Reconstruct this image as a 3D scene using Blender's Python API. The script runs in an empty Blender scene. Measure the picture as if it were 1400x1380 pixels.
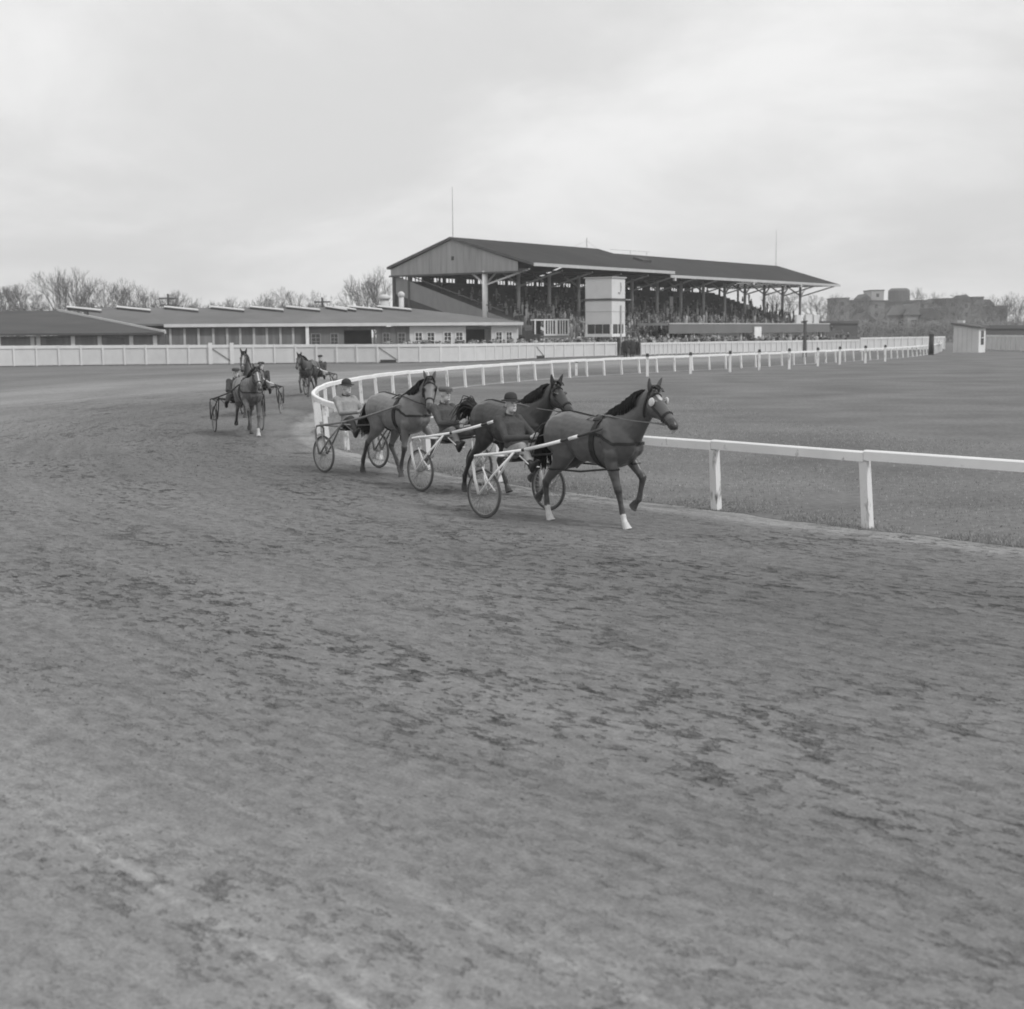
import bpy, bmesh, math, random
import numpy as np
from mathutils import Vector, Matrix, noise
from mathutils.bvhtree import BVHTree
from math import sin, cos, pi, radians, sqrt, atan2

S = bpy.context.scene
COL = S.collection
random.seed(11)

# ------------------------------------------------------------------ camera
CAMH, FPX, PITCH, ROLL = 2.7, 1960.0, math.atan(235 / 1960.0), 0.008
_F = Vector((0, cos(PITCH), -sin(PITCH)))
_U0 = Vector((0, sin(PITCH), cos(PITCH)))
_R0 = Vector((1, 0, 0))
_R = _R0 * cos(ROLL) - _U0 * sin(ROLL)
_U = _U0 * cos(ROLL) + _R0 * sin(ROLL)
cam = bpy.data.cameras.new('camera')
camo = bpy.data.objects.new('camera', cam)
COL.objects.link(camo)
M4 = Matrix((_R, _U, -_F)).transposed().to_4x4()
M4.translation = Vector((0, 0, CAMH))
camo.matrix_world = M4
cam.sensor_fit = 'HORIZONTAL'
cam.sensor_width = 36.0
cam.lens = 36.0 * FPX / 1400.0
cam.clip_start, cam.clip_end = 0.1, 6000
cam.dof.use_dof = True
cam.dof.focus_distance = 24.0
cam.dof.aperture_fstop = 2.6
S.camera = camo

# ------------------------------------------------------------------ sky, sun, exposure
SUN_EL, SUN_AZ = radians(44), radians(125)      # azimuth measured from +Y (view) towards +X
w = bpy.data.worlds.new('World')
S.world = w
w.use_nodes = True
nt = w.node_tree
nt.nodes.clear()
def N(t, typ, **kw):
    n = t.nodes.new(typ)
    for k, v in kw.items():
        setattr(n, k, v)
    return n
out = N(nt, 'ShaderNodeOutputWorld')
bg = N(nt, 'ShaderNodeBackground')
bg.inputs['Strength'].default_value = 0.1
sky = N(nt, 'ShaderNodeTexSky', sky_type='NISHITA', sun_disc=False)
sky.sun_elevation = SUN_EL
sky.sun_rotation = SUN_AZ
bw = N(nt, 'ShaderNodeRGBToBW')
nt.links.new(sky.outputs[0], bw.inputs[0])
tc = N(nt, 'ShaderNodeTexCoord')
sep = N(nt, 'ShaderNodeSeparateXYZ')
nt.links.new(tc.outputs['Generated'], sep.inputs[0])
def mth(t, op, a, b=None, c=None, clamp=False):
    n = N(t, 'ShaderNodeMath', operation=op, use_clamp=clamp)
    for i, v in enumerate((a, b, c)):
        if v is None: continue
        if isinstance(v, (int, float)): n.inputs[i].default_value = v
        else: t.links.new(v, n.inputs[i])
    return n.outputs[0]
zz = mth(nt, 'ADD', mth(nt, 'ABSOLUTE', sep.outputs[2]), 0.34)
cx = mth(nt, 'DIVIDE', sep.outputs[0], zz)
cy = mth(nt, 'DIVIDE', sep.outputs[1], zz)
cmb = N(nt, 'ShaderNodeCombineXYZ')
nt.links.new(cx, cmb.inputs[0]); nt.links.new(cy, cmb.inputs[1])
cmb.inputs[2].default_value = 8.3
n1 = N(nt, 'ShaderNodeTexNoise'); n1.inputs['Scale'].default_value = 1.9
n1.inputs['Detail'].default_value = 9; n1.inputs['Roughness'].default_value = 0.56
n1.inputs['Distortion'].default_value = 0.35
nt.links.new(cmb.outputs[0], n1.inputs['Vector'])
mr = N(nt, 'ShaderNodeMapRange', interpolation_type='SMOOTHSTEP')
mr.inputs[1].default_value = 0.34; mr.inputs[2].default_value = 0.70
mr.inputs[3].default_value = 6.6; mr.inputs[4].default_value = 8.5
nt.links.new(n1.outputs[0], mr.inputs[0])
# thin overcast: nine tenths cloud, one tenth of the clear sky behind it
mixc = mth(nt, 'ADD', mth(nt, 'MULTIPLY', mr.outputs[0], 0.93), mth(nt, 'MINIMUM', mth(nt, 'MULTIPLY', bw.outputs[0], 0.07), 0.6))
nt.links.new(mixc, bg.inputs['Color'])
nt.links.new(bg.outputs[0], out.inputs[0])

sl = bpy.data.lights.new('sun', 'SUN')
sl.energy = 1.5
sl.angle = radians(10)
sl.color = (1, 1, 1)
so = bpy.data.objects.new('sun', sl)
COL.objects.link(so)
sdir = Vector((sin(SUN_AZ) * cos(SUN_EL), cos(SUN_AZ) * cos(SUN_EL), sin(SUN_EL)))
so.rotation_euler = sdir.to_track_quat('Z', 'Y').to_euler()

S.view_settings.view_transform = 'Standard'
S.view_settings.look = 'None'
S.view_settings.exposure = 0.22
S.view_settings.gamma = 1.0
S.render.engine = 'CYCLES'
S.cycles.filter_width = 1.8
S.cycles.max_bounces = 4
S.cycles.diffuse_bounces = 2
S.cycles.volume_bounces = 0
S.cycles.use_denoising = True

# ------------------------------------------------------------------ helpers
def ray(px, py):
    return _F + _R * ((px - 700) / FPX) + _U * ((690 - py) / FPX)
def G(px, py, z=0.0):
    """point at height z seen at a place of the photograph"""
    d = ray(px, py)
    return Vector((0, 0, CAMH)) + d * ((z - CAMH) / d.z)
def GD(px, py, D):
    d = ray(px, py)
    return Vector((0, 0, CAMH)) + d * (D / d.y)

def tag(o, label=None, cat=None, group=None, kind=None):
    if label: o['label'] = label
    if cat: o['category'] = cat
    if group: o['group'] = group
    if kind: o['kind'] = kind
    return o
def empty(name, loc=(0, 0, 0), rz=0.0):
    o = bpy.data.objects.new(name, None)
    o.empty_display_size = 0.3
    o.location = loc
    o.rotation_euler = (0, 0, rz)
    COL.objects.link(o)
    return o
def link_mesh(name, me, parent=None, loc=None):
    o = bpy.data.objects.new(name, me)
    COL.objects.link(o)
    if parent is not None: o.parent = parent
    if loc is not None: o.location = loc
    return o

def frame_of(t, ref=Vector((0, 0, 1))):
    t = t.normalized()
    if abs(t.dot(ref)) > 0.97: ref = Vector((1, 0, 0))
    u = t.cross(ref).normalized()
    v = u.cross(t).normalized()
    return u, v

class MB:
    def __init__(s): s.v = []; s.f = []
    def add(s, vs, fs):
        b = len(s.v)
        s.v += [tuple(x) for x in vs]
        s.f += [tuple(b + i for i in f) for f in fs]
        return s
    def hexa(s, p):           # 8 corners: bottom 0-3 ccw, top 4-7
        return s.add(p, [(3, 2, 1, 0), (4, 5, 6, 7), (0, 1, 5, 4), (1, 2, 6, 5), (2, 3, 7, 6), (3, 0, 4, 7)])
    def box(s, x0, x1, y0, y1, z0, z1):
        return s.hexa([(x0, y0, z0), (x1, y0, z0), (x1, y1, z0), (x0, y1, z0), (x0, y0, z1), (x1, y0, z1), (x1, y1, z1), (x0, y1, z1)])
    def beam(s, a, b, wd, ht, ref=Vector((0, 0, 1))):
        a, b = Vector(a), Vector(b)
        u, v = frame_of(b - a, ref)
        u *= wd / 2; v *= ht / 2
        return s.hexa([a - u - v, a + u - v, b + u - v, b - u - v, a - u + v, a + u + v, b + u + v, b - u + v])
    def tube(s, pts, rad, n=8, ref=Vector((0, 0, 1)), closed=False):
        pts = [Vector(p) for p in pts]
        k = len(pts)
        if not hasattr(rad, '__len__'): rad = [rad] * k
        vs = []; fs = []
        for i, p in enumerate(pts):
            if closed: t = pts[(i + 1) % k] - pts[i - 1]
            else: t = pts[min(i + 1, k - 1)] - pts[max(i - 1, 0)]
            u, v = frame_of(t, ref)
            for j in range(n):
                a = 2 * pi * j / n
                vs.append(p + (u * cos(a) + v * sin(a)) * rad[i])
        for i in range(k if closed else k - 1):
            i2 = (i + 1) % k
            for j in range(n):
                j2 = (j + 1) % n
                fs.append((i * n + j, i * n + j2, i2 * n + j2, i2 * n + j))
        if not closed:
            fs.append(tuple(range(n - 1, -1, -1)))
            fs.append(tuple((k - 1) * n + j for j in range(n)))
        return s.add(vs, fs)
    def loft(s, secs, n=20, ex=2.0):
        """secs: (centre, U, V, a, b): closed ellipse rings"""
        vs = []; fs = []
        for c, U, V, a, b in secs:
            for j in range(n):
                t = 2 * pi * j / n
                ct, st = cos(t), sin(t)
                ca = math.copysign(abs(ct) ** (2 / ex), ct); sa = math.copysign(abs(st) ** (2 / ex), st)
                vs.append(Vector(c) + U * (a * ca) + V * (b * sa))
        k = len(secs)
        for i in range(k - 1):
            for j in range(n):
                j2 = (j + 1) % n
                fs.append((i * n + j, i * n + j2, (i + 1) * n + j2, (i + 1) * n + j))
        fs.append(tuple(range(n - 1, -1, -1)))
        fs.append(tuple((k - 1) * n + j for j in range(n)))
        return s.add(vs, fs)
    def ellipsoid(s, c, r, n=12, m=8, rot=None):
        vs = []; fs = []
        c = Vector(c)
        for i in range(m + 1):
            th = pi * i / m
            for j in range(n):
                ph = 2 * pi * j / n
                p = Vector((r[0] * sin(th) * cos(ph), r[1] * sin(th) * sin(ph), r[2] * cos(th)))
                if rot is not None: p = rot @ p
                vs.append(c + p)
        for i in range(m):
            for j in range(n):
                j2 = (j + 1) % n
                fs.append((i * n + j, (i + 1) * n + j, (i + 1) * n + j2, i * n + j2))
        return s.add(vs, fs)
    def poly_prism(s, pts, off):
        """planar polygon extruded by vector off"""
        off = Vector(off); k = len(pts)
        vs = [Vector(p) for p in pts] + [Vector(p) + off for p in pts]
        fs = [tuple(range(k - 1, -1, -1)), tuple(range(k, 2 * k))]
        for i in range(k):
            j = (i + 1) % k
            fs.append((i, j, k + j, k + i))
        return s.add(vs, fs)
    def mesh(s, name, mat=None, smooth=False, fix=True):
        me = bpy.data.meshes.new(name)
        me.from_pydata(s.v, [], s.f)
        if fix:
            bm = bmesh.new(); bm.from_mesh(me)
            bmesh.ops.remove_doubles(bm, verts=bm.verts, dist=1e-6)
            bmesh.ops.recalc_face_normals(bm, faces=bm.faces)
            bm.to_mesh(me); bm.free()
        if smooth: me.polygons.foreach_set('use_smooth', [True] * len(me.polygons))
        if mat: me.materials.append(mat)
        me.update()
        return me
    def build(s, name, mat, parent=None, smooth=False, loc=None, fix=True):
        return link_mesh(name, s.mesh(name, mat, smooth, fix), parent, loc)

def remeshed(mb, voxel, smooth_it=4, name='body', mat=None):
    me = mb.mesh(name, None, fix=False)
    o = bpy.data.objects.new('tmp', me); COL.objects.link(o)
    m = o.modifiers.new('r', 'REMESH'); m.mode = 'VOXEL'; m.voxel_size = voxel; m.adaptivity = 0.0
    sm = o.modifiers.new('s', 'SMOOTH'); sm.factor = 0.5; sm.iterations = smooth_it
    dg = bpy.context.evaluated_depsgraph_get()
    dg.update()
    r = bpy.data.meshes.new_from_object(o.evaluated_get(dg))
    bpy.data.objects.remove(o); bpy.data.meshes.remove(me)
    r.name = name
    r.polygons.foreach_set('use_smooth', [True] * len(r.polygons))
    r.materials.clear()
    if mat: r.materials.append(mat)
    return r

# ------------------------------------------------------------------ materials (the photograph is black and white: every tone is grey)
MATS = {}
def mat(name, v, rough=0.8, scale=6.0, amt=0.25, bump=0.0, bscale=None, stretch=(1, 1, 1), spec=0.3, detail=5.0, metallic=0.0, scale2=None, amt2=0.0, coords='Object'):
    if name in MATS: return MATS[name]
    m = bpy.data.materials.new(name); m.use_nodes = True
    t = m.node_tree; b = t.nodes['Principled BSDF']
    b.inputs['Roughness'].default_value = rough
    b.inputs['Specular IOR Level'].default_value = spec
    b.inputs['Metallic'].default_value = metallic
    c = N(t, 'ShaderNodeTexCoord'); mp = N(t, 'ShaderNodeMapping')
    mp.inputs['Scale'].default_value = stretch
    t.links.new(c.outputs[coords], mp.inputs[0])
    n = N(t, 'ShaderNodeTexNoise'); n.inputs['Scale'].default_value = scale; n.inputs['Detail'].default_value = detail
    n.inputs['Roughness'].default_value = 0.6
    t.links.new(mp.outputs[0], n.inputs['Vector'])
    val = mth(t, 'MULTIPLY', v, mth(t, 'MAXIMUM', mth(t, 'ADD', 1 - 2 * amt, mth(t, 'MULTIPLY', n.outputs[0], 4 * amt)), .15))
    if scale2:
        n2 = N(t, 'ShaderNodeTexNoise'); n2.inputs['Scale'].default_value = scale2; n2.inputs['Detail'].default_value = 3
        t.links.new(mp.outputs[0], n2.inputs['Vector'])
        val = mth(t, 'MULTIPLY', val, mth(t, 'MAXIMUM', mth(t, 'ADD', 1 - 2 * amt2, mth(t, 'MULTIPLY', n2.outputs[0], 4 * amt2)), .15))
    t.links.new(val, b.inputs['Base Color'])
    if bump:
        bn = N(t, 'ShaderNodeBump'); bn.inputs['Strength'].default_value = bump; bn.inputs['Distance'].default_value = 0.02
        nb = N(t, 'ShaderNodeTexNoise'); nb.inputs['Scale'].default_value = bscale or scale * 3; nb.inputs['Detail'].default_value = 4
        t.links.new(mp.outputs[0], nb.inputs['Vector'])
        t.links.new(nb.outputs[0], bn.inputs['Height'])
        t.links.new(bn.outputs[0], b.inputs['Normal'])
    MATS[name] = m
    return m

def mat_worn_white(name, v=0.78, dark=0.2, scale=5.0, lo=0.60, hi=0.70, stretch=(1, 1, 0.35)):
    """white paint, grubby and chipped"""
    if name in MATS: return MATS[name]
    m = bpy.data.materials.new(name); m.use_nodes = True
    t = m.node_tree; b = t.nodes['Principled BSDF']
    b.inputs['Roughness'].default_value = 0.65; b.inputs['Specular IOR Level'].default_value = 0.3
    g = N(t, 'ShaderNodeNewGeometry'); mp = N(t, 'ShaderNodeMapping'); mp.inputs['Scale'].default_value = stretch
    t.links.new(g.outputs['Position'], mp.inputs[0])
    n = N(t, 'ShaderNodeTexNoise'); n.inputs['Scale'].default_value = scale; n.inputs['Detail'].default_value = 6; n.inputs['Roughness'].default_value = 0.65
    t.links.new(mp.outputs[0], n.inputs['Vector'])
    r = N(t, 'ShaderNodeMapRange'); r.inputs[1].default_value = lo; r.inputs[2].default_value = hi
    r.inputs[3].default_value = 1; r.inputs[4].default_value = dark / v
    t.links.new(n.outputs[0], r.inputs[0])
    n2 = N(t, 'ShaderNodeTexNoise'); n2.inputs['Scale'].default_value = 1.3; n2.inputs['Detail'].default_value = 4
    t.links.new(mp.outputs[0], n2.inputs['Vector'])
    val = mth(t, 'MULTIPLY', mth(t, 'MULTIPLY', v, r.outputs[0]), mth(t, 'ADD', 0.84, mth(t, 'MULTIPLY', n2.outputs[0], 0.3)))
    t.links.new(val, b.inputs['Base Color'])
    bn = N(t, 'ShaderNodeBump'); bn.inputs['Strength'].default_value = 0.4; bn.inputs['Distance'].default_value = 0.01
    t.links.new(n.outputs[0], bn.inputs['Height']); t.links.new(bn.outputs[0], b.inputs['Normal'])
    MATS[name] = m
    return m

def mat_attr(name, rough=0.5, spec=0.35, scale=9, amt=0.18, bump=0.15, bscale=60):
    """colour from the 'tone' attribute (coat markings, clothes of a crowd)"""
    if name in MATS: return MATS[name]
    m = bpy.data.materials.new(name); m.use_nodes = True
    t = m.node_tree; b = t.nodes['Principled BSDF']
    b.inputs['Roughness'].default_value = rough; b.inputs['Specular IOR Level'].default_value = spec
    a = N(t, 'ShaderNodeAttribute'); a.attribute_name = 'tone'
    c = N(t, 'ShaderNodeTexCoord')
    n = N(t, 'ShaderNodeTexNoise'); n.inputs['Scale'].default_value = scale; n.inputs['Detail'].default_value = 5
    t.links.new(c.outputs['Object'], n.inputs['Vector'])
    val = mth(t, 'MULTIPLY', a.outputs['Fac'], mth(t, 'ADD', 1 - amt, mth(t, 'MULTIPLY', n.outputs[0], 2 * amt)))
    t.links.new(val, b.inputs['Base Color'])
    if bump:
        bn = N(t, 'ShaderNodeBump'); bn.inputs['Strength'].default_value = bump; bn.inputs['Distance'].default_value = 0.01
        nb = N(t, 'ShaderNodeTexNoise'); nb.inputs['Scale'].default_value = bscale
        t.links.new(c.outputs['Object'], nb.inputs['Vector'])
        t.links.new(nb.outputs[0], bn.inputs['Height']); t.links.new(bn.outputs[0], b.inputs['Normal'])
    MATS[name] = m
    return m
def set_tone(me, vals):
    a = me.attributes.new('tone', 'FLOAT', 'POINT')
    a.data.foreach_set('value', np.asarray(vals, dtype=np.float32))

# ------------------------------------------------------------------ the oval: path of the inner rail
RAIL_PTS = [(90, -62), (60, -34), (34, -9.6), (16, 7.6), (10, 13.7), (6.2, 17.75), (4.8, 19.4), (3.0, 21.6), (0.6, 24.6), (-1.7, 28.2), (-3.9, 33.2), (-5.3, 38.5),
            (-6.1, 45.5), (-6.1, 53), (-5.1, 61), (-3.3, 68.5), (-0.4, 77.5), (4.2, 87), (9.6, 95.5), (20, 109.5), (34, 132), (43, 150), (50.5, 170), (58, 195), (69, 240)]
def catmull(pts, step=0.25):
    P = [Vector((*p, 0)) for p in pts]
    P = [P[0] * 2 - P[1]] + P + [P[-1] * 2 - P[-2]]
    o = []
    for i in range(1, len(P) - 2):
        n = max(2, int((P[i + 1] - P[i]).length / step))
        for k in range(n):
            t = k / n
            a, b, c, d = P[i - 1], P[i], P[i + 1], P[i + 2]
            o.append(0.5 * ((2 * b) + (c - a) * t + (2 * a - 5 * b + 4 * c - d) * t * t + (3 * b - a - 3 * c + d) * t ** 3))
    o.append(P[-2])
    return o
def smooth_path(p, it):
    p = [x.copy() for x in p]
    for _ in range(it):
        q = [x.copy() for x in p]
        for i in range(1, len(p) - 1):
            q[i] = p[i] * 0.5 + (p[i - 1] + p[i + 1]) * 0.25
        p = q
    return p
RAIL = smooth_path(catmull(RAIL_PTS), 120)
def arclen(p):
    s = [0.0]
    for i in range(1, len(p)): s.append(s[-1] + (p[i] - p[i - 1]).length)
    return s
RAIL_S = arclen(RAIL)
def at_s(p, S_, s):
    import bisect
    i = min(max(bisect.bisect_left(S_, s), 1), len(p) - 1)
    f = (s - S_[i - 1]) / max(S_[i] - S_[i - 1], 1e-9)
    t = (p[min(i + 3, len(p) - 1)] - p[max(i - 4, 0)]).normalized()
    return p[i - 1].lerp(p[i], f), t
def outward(t): return Vector((-t.y, t.x, 0)) * 1.0     # path runs right-near -> apex -> right-far; the track lies on the outside
# the path heads (-x,+y) near the camera; its outside (camera, left) is the left-hand normal
OUT = lambda t: Vector((-t.y, t.x, 0))

# ------------------------------------------------------------------ ground sheets
def mat_dirt():
    m = bpy.data.materials.new('track_dirt'); m.use_nodes = True
    t = m.node_tree; b = t.nodes['Principled BSDF']
    b.inputs['Roughness'].default_value = 0.95; b.inputs['Specular IOR Level'].default_value = 0.12
    uv = N(t, 'ShaderNodeUVMap'); uv.uv_map = 'track'
    def noise_(scale, stretch, detail=5, rough=0.6, dist=0.0, off=0):
        mp = N(t, 'ShaderNodeMapping'); mp.inputs['Scale'].default_value = stretch; mp.inputs['Location'].default_value = (off, off * 0.7, off)
        t.links.new(uv.outputs[0], mp.inputs[0])
        n = N(t, 'ShaderNodeTexNoise'); n.inputs['Scale'].default_value = scale; n.inputs['Detail'].default_value = detail
        n.inputs['Roughness'].default_value = rough; n.inputs['Distortion'].default_value = dist
        t.links.new(mp.outputs[0], n.inputs['Vector'])
        return n.outputs[0]
    def rng(v, a, b_, c, d):
        r = N(t, 'ShaderNodeMapRange', interpolation_type='SMOOTHSTEP')
        for i, x in enumerate((a, b_, c, d), 1): r.inputs[i].default_value = x
        t.links.new(v, r.inputs[0]); return r.outputs[0]
    broad = rng(noise_(0.10, (1, 2.2, 1), 4), 0.3, 0.7, 0.84, 1.14)
    streak = rng(noise_(1.4, (0.13, 2.2, 1), 4, 0.62, 0.4, 5), 0.3, 0.7, 0.92, 1.07)        # harrow and wheel lines along the course
    fine = mth(t, 'MULTIPLY', rng(noise_(9.0, (0.7, 1.0, 1), 5, 0.72), 0.28, 0.72, 0.80, 1.18), rng(noise_(45.0, (1, 1, 1), 2, 0.7, 0, 13), 0.3, 0.7, 0.86, 1.13))
    zone = rng(noise_(0.42, (0.6, 1.3, 1), 3, 0.6, 0, 21), 0.40, 0.64, 0.0, 1.0)           # where the ground was cut up
    scuffn = noise_(3.4, (0.72, 1.2, 1), 6, 0.68, 0.25, 9)
    scuff = mth(t, 'MULTIPLY', rng(scuffn, 0.555, 0.615, 0.0, 1.0), mth(t, 'ADD', 0.25, mth(t, 'MULTIPLY', zone, 0.75)))
    fleckn = noise_(8.0, (0.65, 1.15, 1), 4, 0.68, 0.2, 31)
    fleck = mth(t, 'MULTIPLY', rng(fleckn, 0.56, 0.61, 0.0, 1.0), mth(t, 'ADD', 0.35, mth(t, 'MULTIPLY', zone, 0.65)))  # dark flecks, partly painting in the shadowed sides of clods
    # the outer part of the track is less cut up
    su0 = N(t, 'ShaderNodeSeparateXYZ'); t.links.new(uv.outputs[0], su0.inputs[0])
    calm = rng(su0.outputs[1], 9.5, 14.0, 1.0, 0.5)
    scuff = mth(t, 'MULTIPLY', scuff, calm); fleck = mth(t, 'MULTIPLY', fleck, calm)
    dark = mth(t, 'SUBTRACT', 1.0, mth(t, 'ADD', mth(t, 'MULTIPLY', scuff, 0.34), mth(t, 'MULTIPLY', fleck, 0.36)))
    # pale tracks left by sulky wheels, at fixed distances from the rail
    su = N(t, 'ShaderNodeSeparateXYZ'); t.links.new(uv.outputs[0], su.inputs[0])
    wob = mth(t, 'MULTIPLY', mth(t, 'SUBTRACT', noise_(0.07, (1, 0.0, 1), 3, 0.5, 0, 3), 0.5), 0.9)
    dd = mth(t, 'ADD', su.outputs[1], wob)
    lines = None
    for off, wd, am in ((13.35, 0.055, 0.40), (14.7, 0.05, 0.26), (12.45, 0.05, 0.18), (11.2, 0.04, 0.14), (9.1, 0.05, 0.12), (16.4, 0.05, 0.2), (6.3, 0.05, 0.12), (7.5, 0.05, 0.10)):
        e = mth(t, 'MULTIPLY', mth(t, 'SUBTRACT', 1.0, mth(t, 'MINIMUM', mth(t, 'DIVIDE', mth(t, 'ABSOLUTE', mth(t, 'SUBTRACT', dd, off)), wd), 1.0)), am)
        lines = e if lines is None else mth(t, 'ADD', lines, e)
    lines = mth(t, 'MULTIPLY', lines, rng(noise_(0.5, (0.5, 0.2, 1), 3, 0.5, 0, 41), 0.35, 0.55, 0.3, 1.0))
    # dry pale dust by the rail
    edge = rng(mth(t, 'ADD', su.outputs[1], mth(t, 'MULTIPLY', noise_(0.7, (0.6, 1, 1), 4, 0.5, 0, 50), 0.9)), 0.75, 1.45, 0.85, 0.0)
    val = mth(t, 'MULTIPLY', mth(t, 'MULTIPLY', 0.25, broad), mth(t, 'MULTIPLY', streak, fine))
    val = mth(t, 'MULTIPLY', val, dark)
    # damp, worked-up racing lane near the rail; drier further out
    dj = mth(t, 'ADD', su.outputs[1], mth(t, 'MULTIPLY', mth(t, 'SUBTRACT', noise_(0.16, (0.6, 1, 1), 4, 0.55, 0, 80), 0.5), 5.0))
    lane = mth(t, 'MULTIPLY', rng(dj, 6.0, 15.0, 0.70, 1.08), rng(dj, 19.0, 30.0, 1.0, 0.72))
    val = mth(t, 'MULTIPLY', val, lane)
    # hoof prints
    mpv = N(t, 'ShaderNodeMapping'); mpv.inputs['Scale'].default_value = (1.5, 2.3, 1)
    wn = N(t, 'ShaderNodeTexNoise'); wn.inputs['Scale'].default_value = 3.0; t.links.new(uv.outputs[0], wn.inputs['Vector'])
    wv = N(t, 'ShaderNodeVectorMath', operation='MULTIPLY_ADD'); wv.inputs[1].default_value = (.22, .22, 0); t.links.new(wn.outputs['Color'], wv.inputs[0]); t.links.new(uv.outputs[0], wv.inputs[2])
    t.links.new(wv.outputs[0], mpv.inputs[0])
    vo = N(t, 'ShaderNodeTexVoronoi'); vo.inputs['Scale'].default_value = 1.0; t.links.new(mpv.outputs[0], vo.inputs['Vector'])
    keep = rng(noise_(0.35, (0.35, 1.6, 1), 3, 0.5, 0, 91), 0.42, 0.58, 0.0, 1.0)
    prints = mth(t, 'MULTIPLY', rng(vo.outputs['Distance'], 0.10, 0.24, 1.0, 0.0), keep)
    val = mth(t, 'MULTIPLY', val, mth(t, 'SUBTRACT', 1.0, mth(t, 'MULTIPLY', prints, 0.14)))
    groove = noise_(5.0, (0.04, 2.0, 1), 3, 0.6, 0.2, 101)
    val = mth(t, 'MULTIPLY', val, rng(groove, 0.25, 0.75, 0.975, 1.025))
    val = mth(t, 'MULTIPLY', val, mth(t, 'ADD', mth(t, 'ADD', 1.0, lines), edge))
    t.links.new(val, b.inputs['Base Color'])
    h = mth(t, 'ADD', mth(t, 'MULTIPLY', noise_(16, (0.7, 1, 1), 3, 0.65, 0, 61), 0.5), mth(t, 'ADD', mth(t, 'MULTIPLY', scuff, -0.6), mth(t, 'MULTIPLY', fleck, -0.5)))
    bn = N(t, 'ShaderNodeBump'); bn.inputs['Strength'].default_value = 0.9; bn.inputs['Distance'].default_value = 0.05
    t.links.new(h, bn.inputs['Height']); t.links.new(bn.outputs[0], b.inputs['Normal'])
    return m
M_DIRT = mat_dirt()
M_GRASS = mat('infield_turf', 0.168, 0.95, 0.22, 0.32, bump=1.0, bscale=11.0, spec=0.1, detail=7, scale2=7.0, amt2=0.22)
M_EARTH = mat('earth', 0.17, 0.95, 0.05, 0.3, spec=0.1, scale2=0.6, amt2=0.2)

g = MB().add([(-900, -150, -0.03), (900, -150, -0.03), (900, 1100, -0.03), (-900, 1100, -0.03)], [(0, 1, 2, 3)])
tag(g.build('ground', M_EARTH), 'flat grey ground reaching out past the buildings', 'ground', kind='structure')

def build_track():
    offs = [-0.35, 0, 0.4, 0.9, 1.6, 2.5, 4, 6, 8, 10.5, 13, 16, 20, 25, 31, 38, 46, 55, 70]
    idx = list(range(0, len(RAIL), 3))
    vs = []; uvs = []; fs = []
    for i in idx:
        t = (RAIL[min(i + 3, len(RAIL) - 1)] - RAIL[max(i - 4, 0)]).normalized()
        n = OUT(t)
        for o_ in offs:
            p = RAIL[i] + n * o_
            z = 0.02 * noise.noise(Vector((p.x * .25, p.y * .25, 0))) if 1.2 < o_ < 40 else 0.0
            vs.append((p.x, p.y, z)); uvs.append((RAIL_S[i], o_))
    k = len(offs)
    for a in range(len(idx) - 1):
        for b_ in range(k - 1):
            fs.append((a * k + b_, a * k + b_ + 1, (a + 1) * k + b_ + 1, (a + 1) * k + b_))
    me = bpy.data.meshes.new('race_track'); me.from_pydata(vs, [], fs)
    uvl = me.uv_layers.new(name='track')
    for l in me.loops: uvl.data[l.index].uv = uvs[l.vertex_index]
    bm = bmesh.new(); bm.from_mesh(me); bmesh.ops.recalc_face_normals(bm, faces=bm.faces)
    for f in bm.faces:
        if f.normal.z < 0: f.normal_flip()
    bm.to_mesh(me); bm.free()
    me.polygons.foreach_set('use_smooth', [True] * len(me.polygons))
    me.materials.append(M_DIRT)
    o = link_mesh('race_track', me)
    tag(o, 'scuffed dirt harness racing track curving round the turn', 'track', kind='structure')
build_track()

def build_infield():
    bm = bmesh.new()
    ring = []
    idx = list(range(0, len(RAIL), 2))
    for q, i in enumerate(idx):
        t = (RAIL[min(i + 3, len(RAIL) - 1)] - RAIL[max(i - 4, 0)]).normalized()
        n = OUT(t)
        p = RAIL[i]
        wv = 0.20 * noise.noise(Vector((p.x * 1.1, p.y * 1.1, 5))) + 0.09 * noise.noise(Vector((p.x * 4, p.y * 4, 9)))
        q0 = p + n * (0.02 + wv)
        ring.append(bm.verts.new((q0.x, q0.y, 0.004)))
    ring.append(bm.verts.new((320, 243, 0.004))); ring.append(bm.verts.new((320, -62, 0.004)))
    es = [bm.edges.new((ring[i], ring[(i + 1) % len(ring)])) for i in range(len(ring))]
    bmesh.ops.triangle_fill(bm, use_beauty=True, use_dissolve=False, edges=es)
    # raise a little lip of turf
    bmesh.ops.recalc_face_normals(bm, faces=bm.faces)
    for f in bm.faces:
        if f.normal.z < 0: f.normal_flip()
    for v in bm.verts: v.co.z = 0.005
    me = bpy.data.meshes.new('infield_lawn'); bm.to_mesh(me); bm.free()
    me.materials.append(M_GRASS)
    tag(link_mesh('infield_lawn', me), 'short mown grass of the infield inside the white rail', 'lawn', kind='structure')
build_infield()

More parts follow.
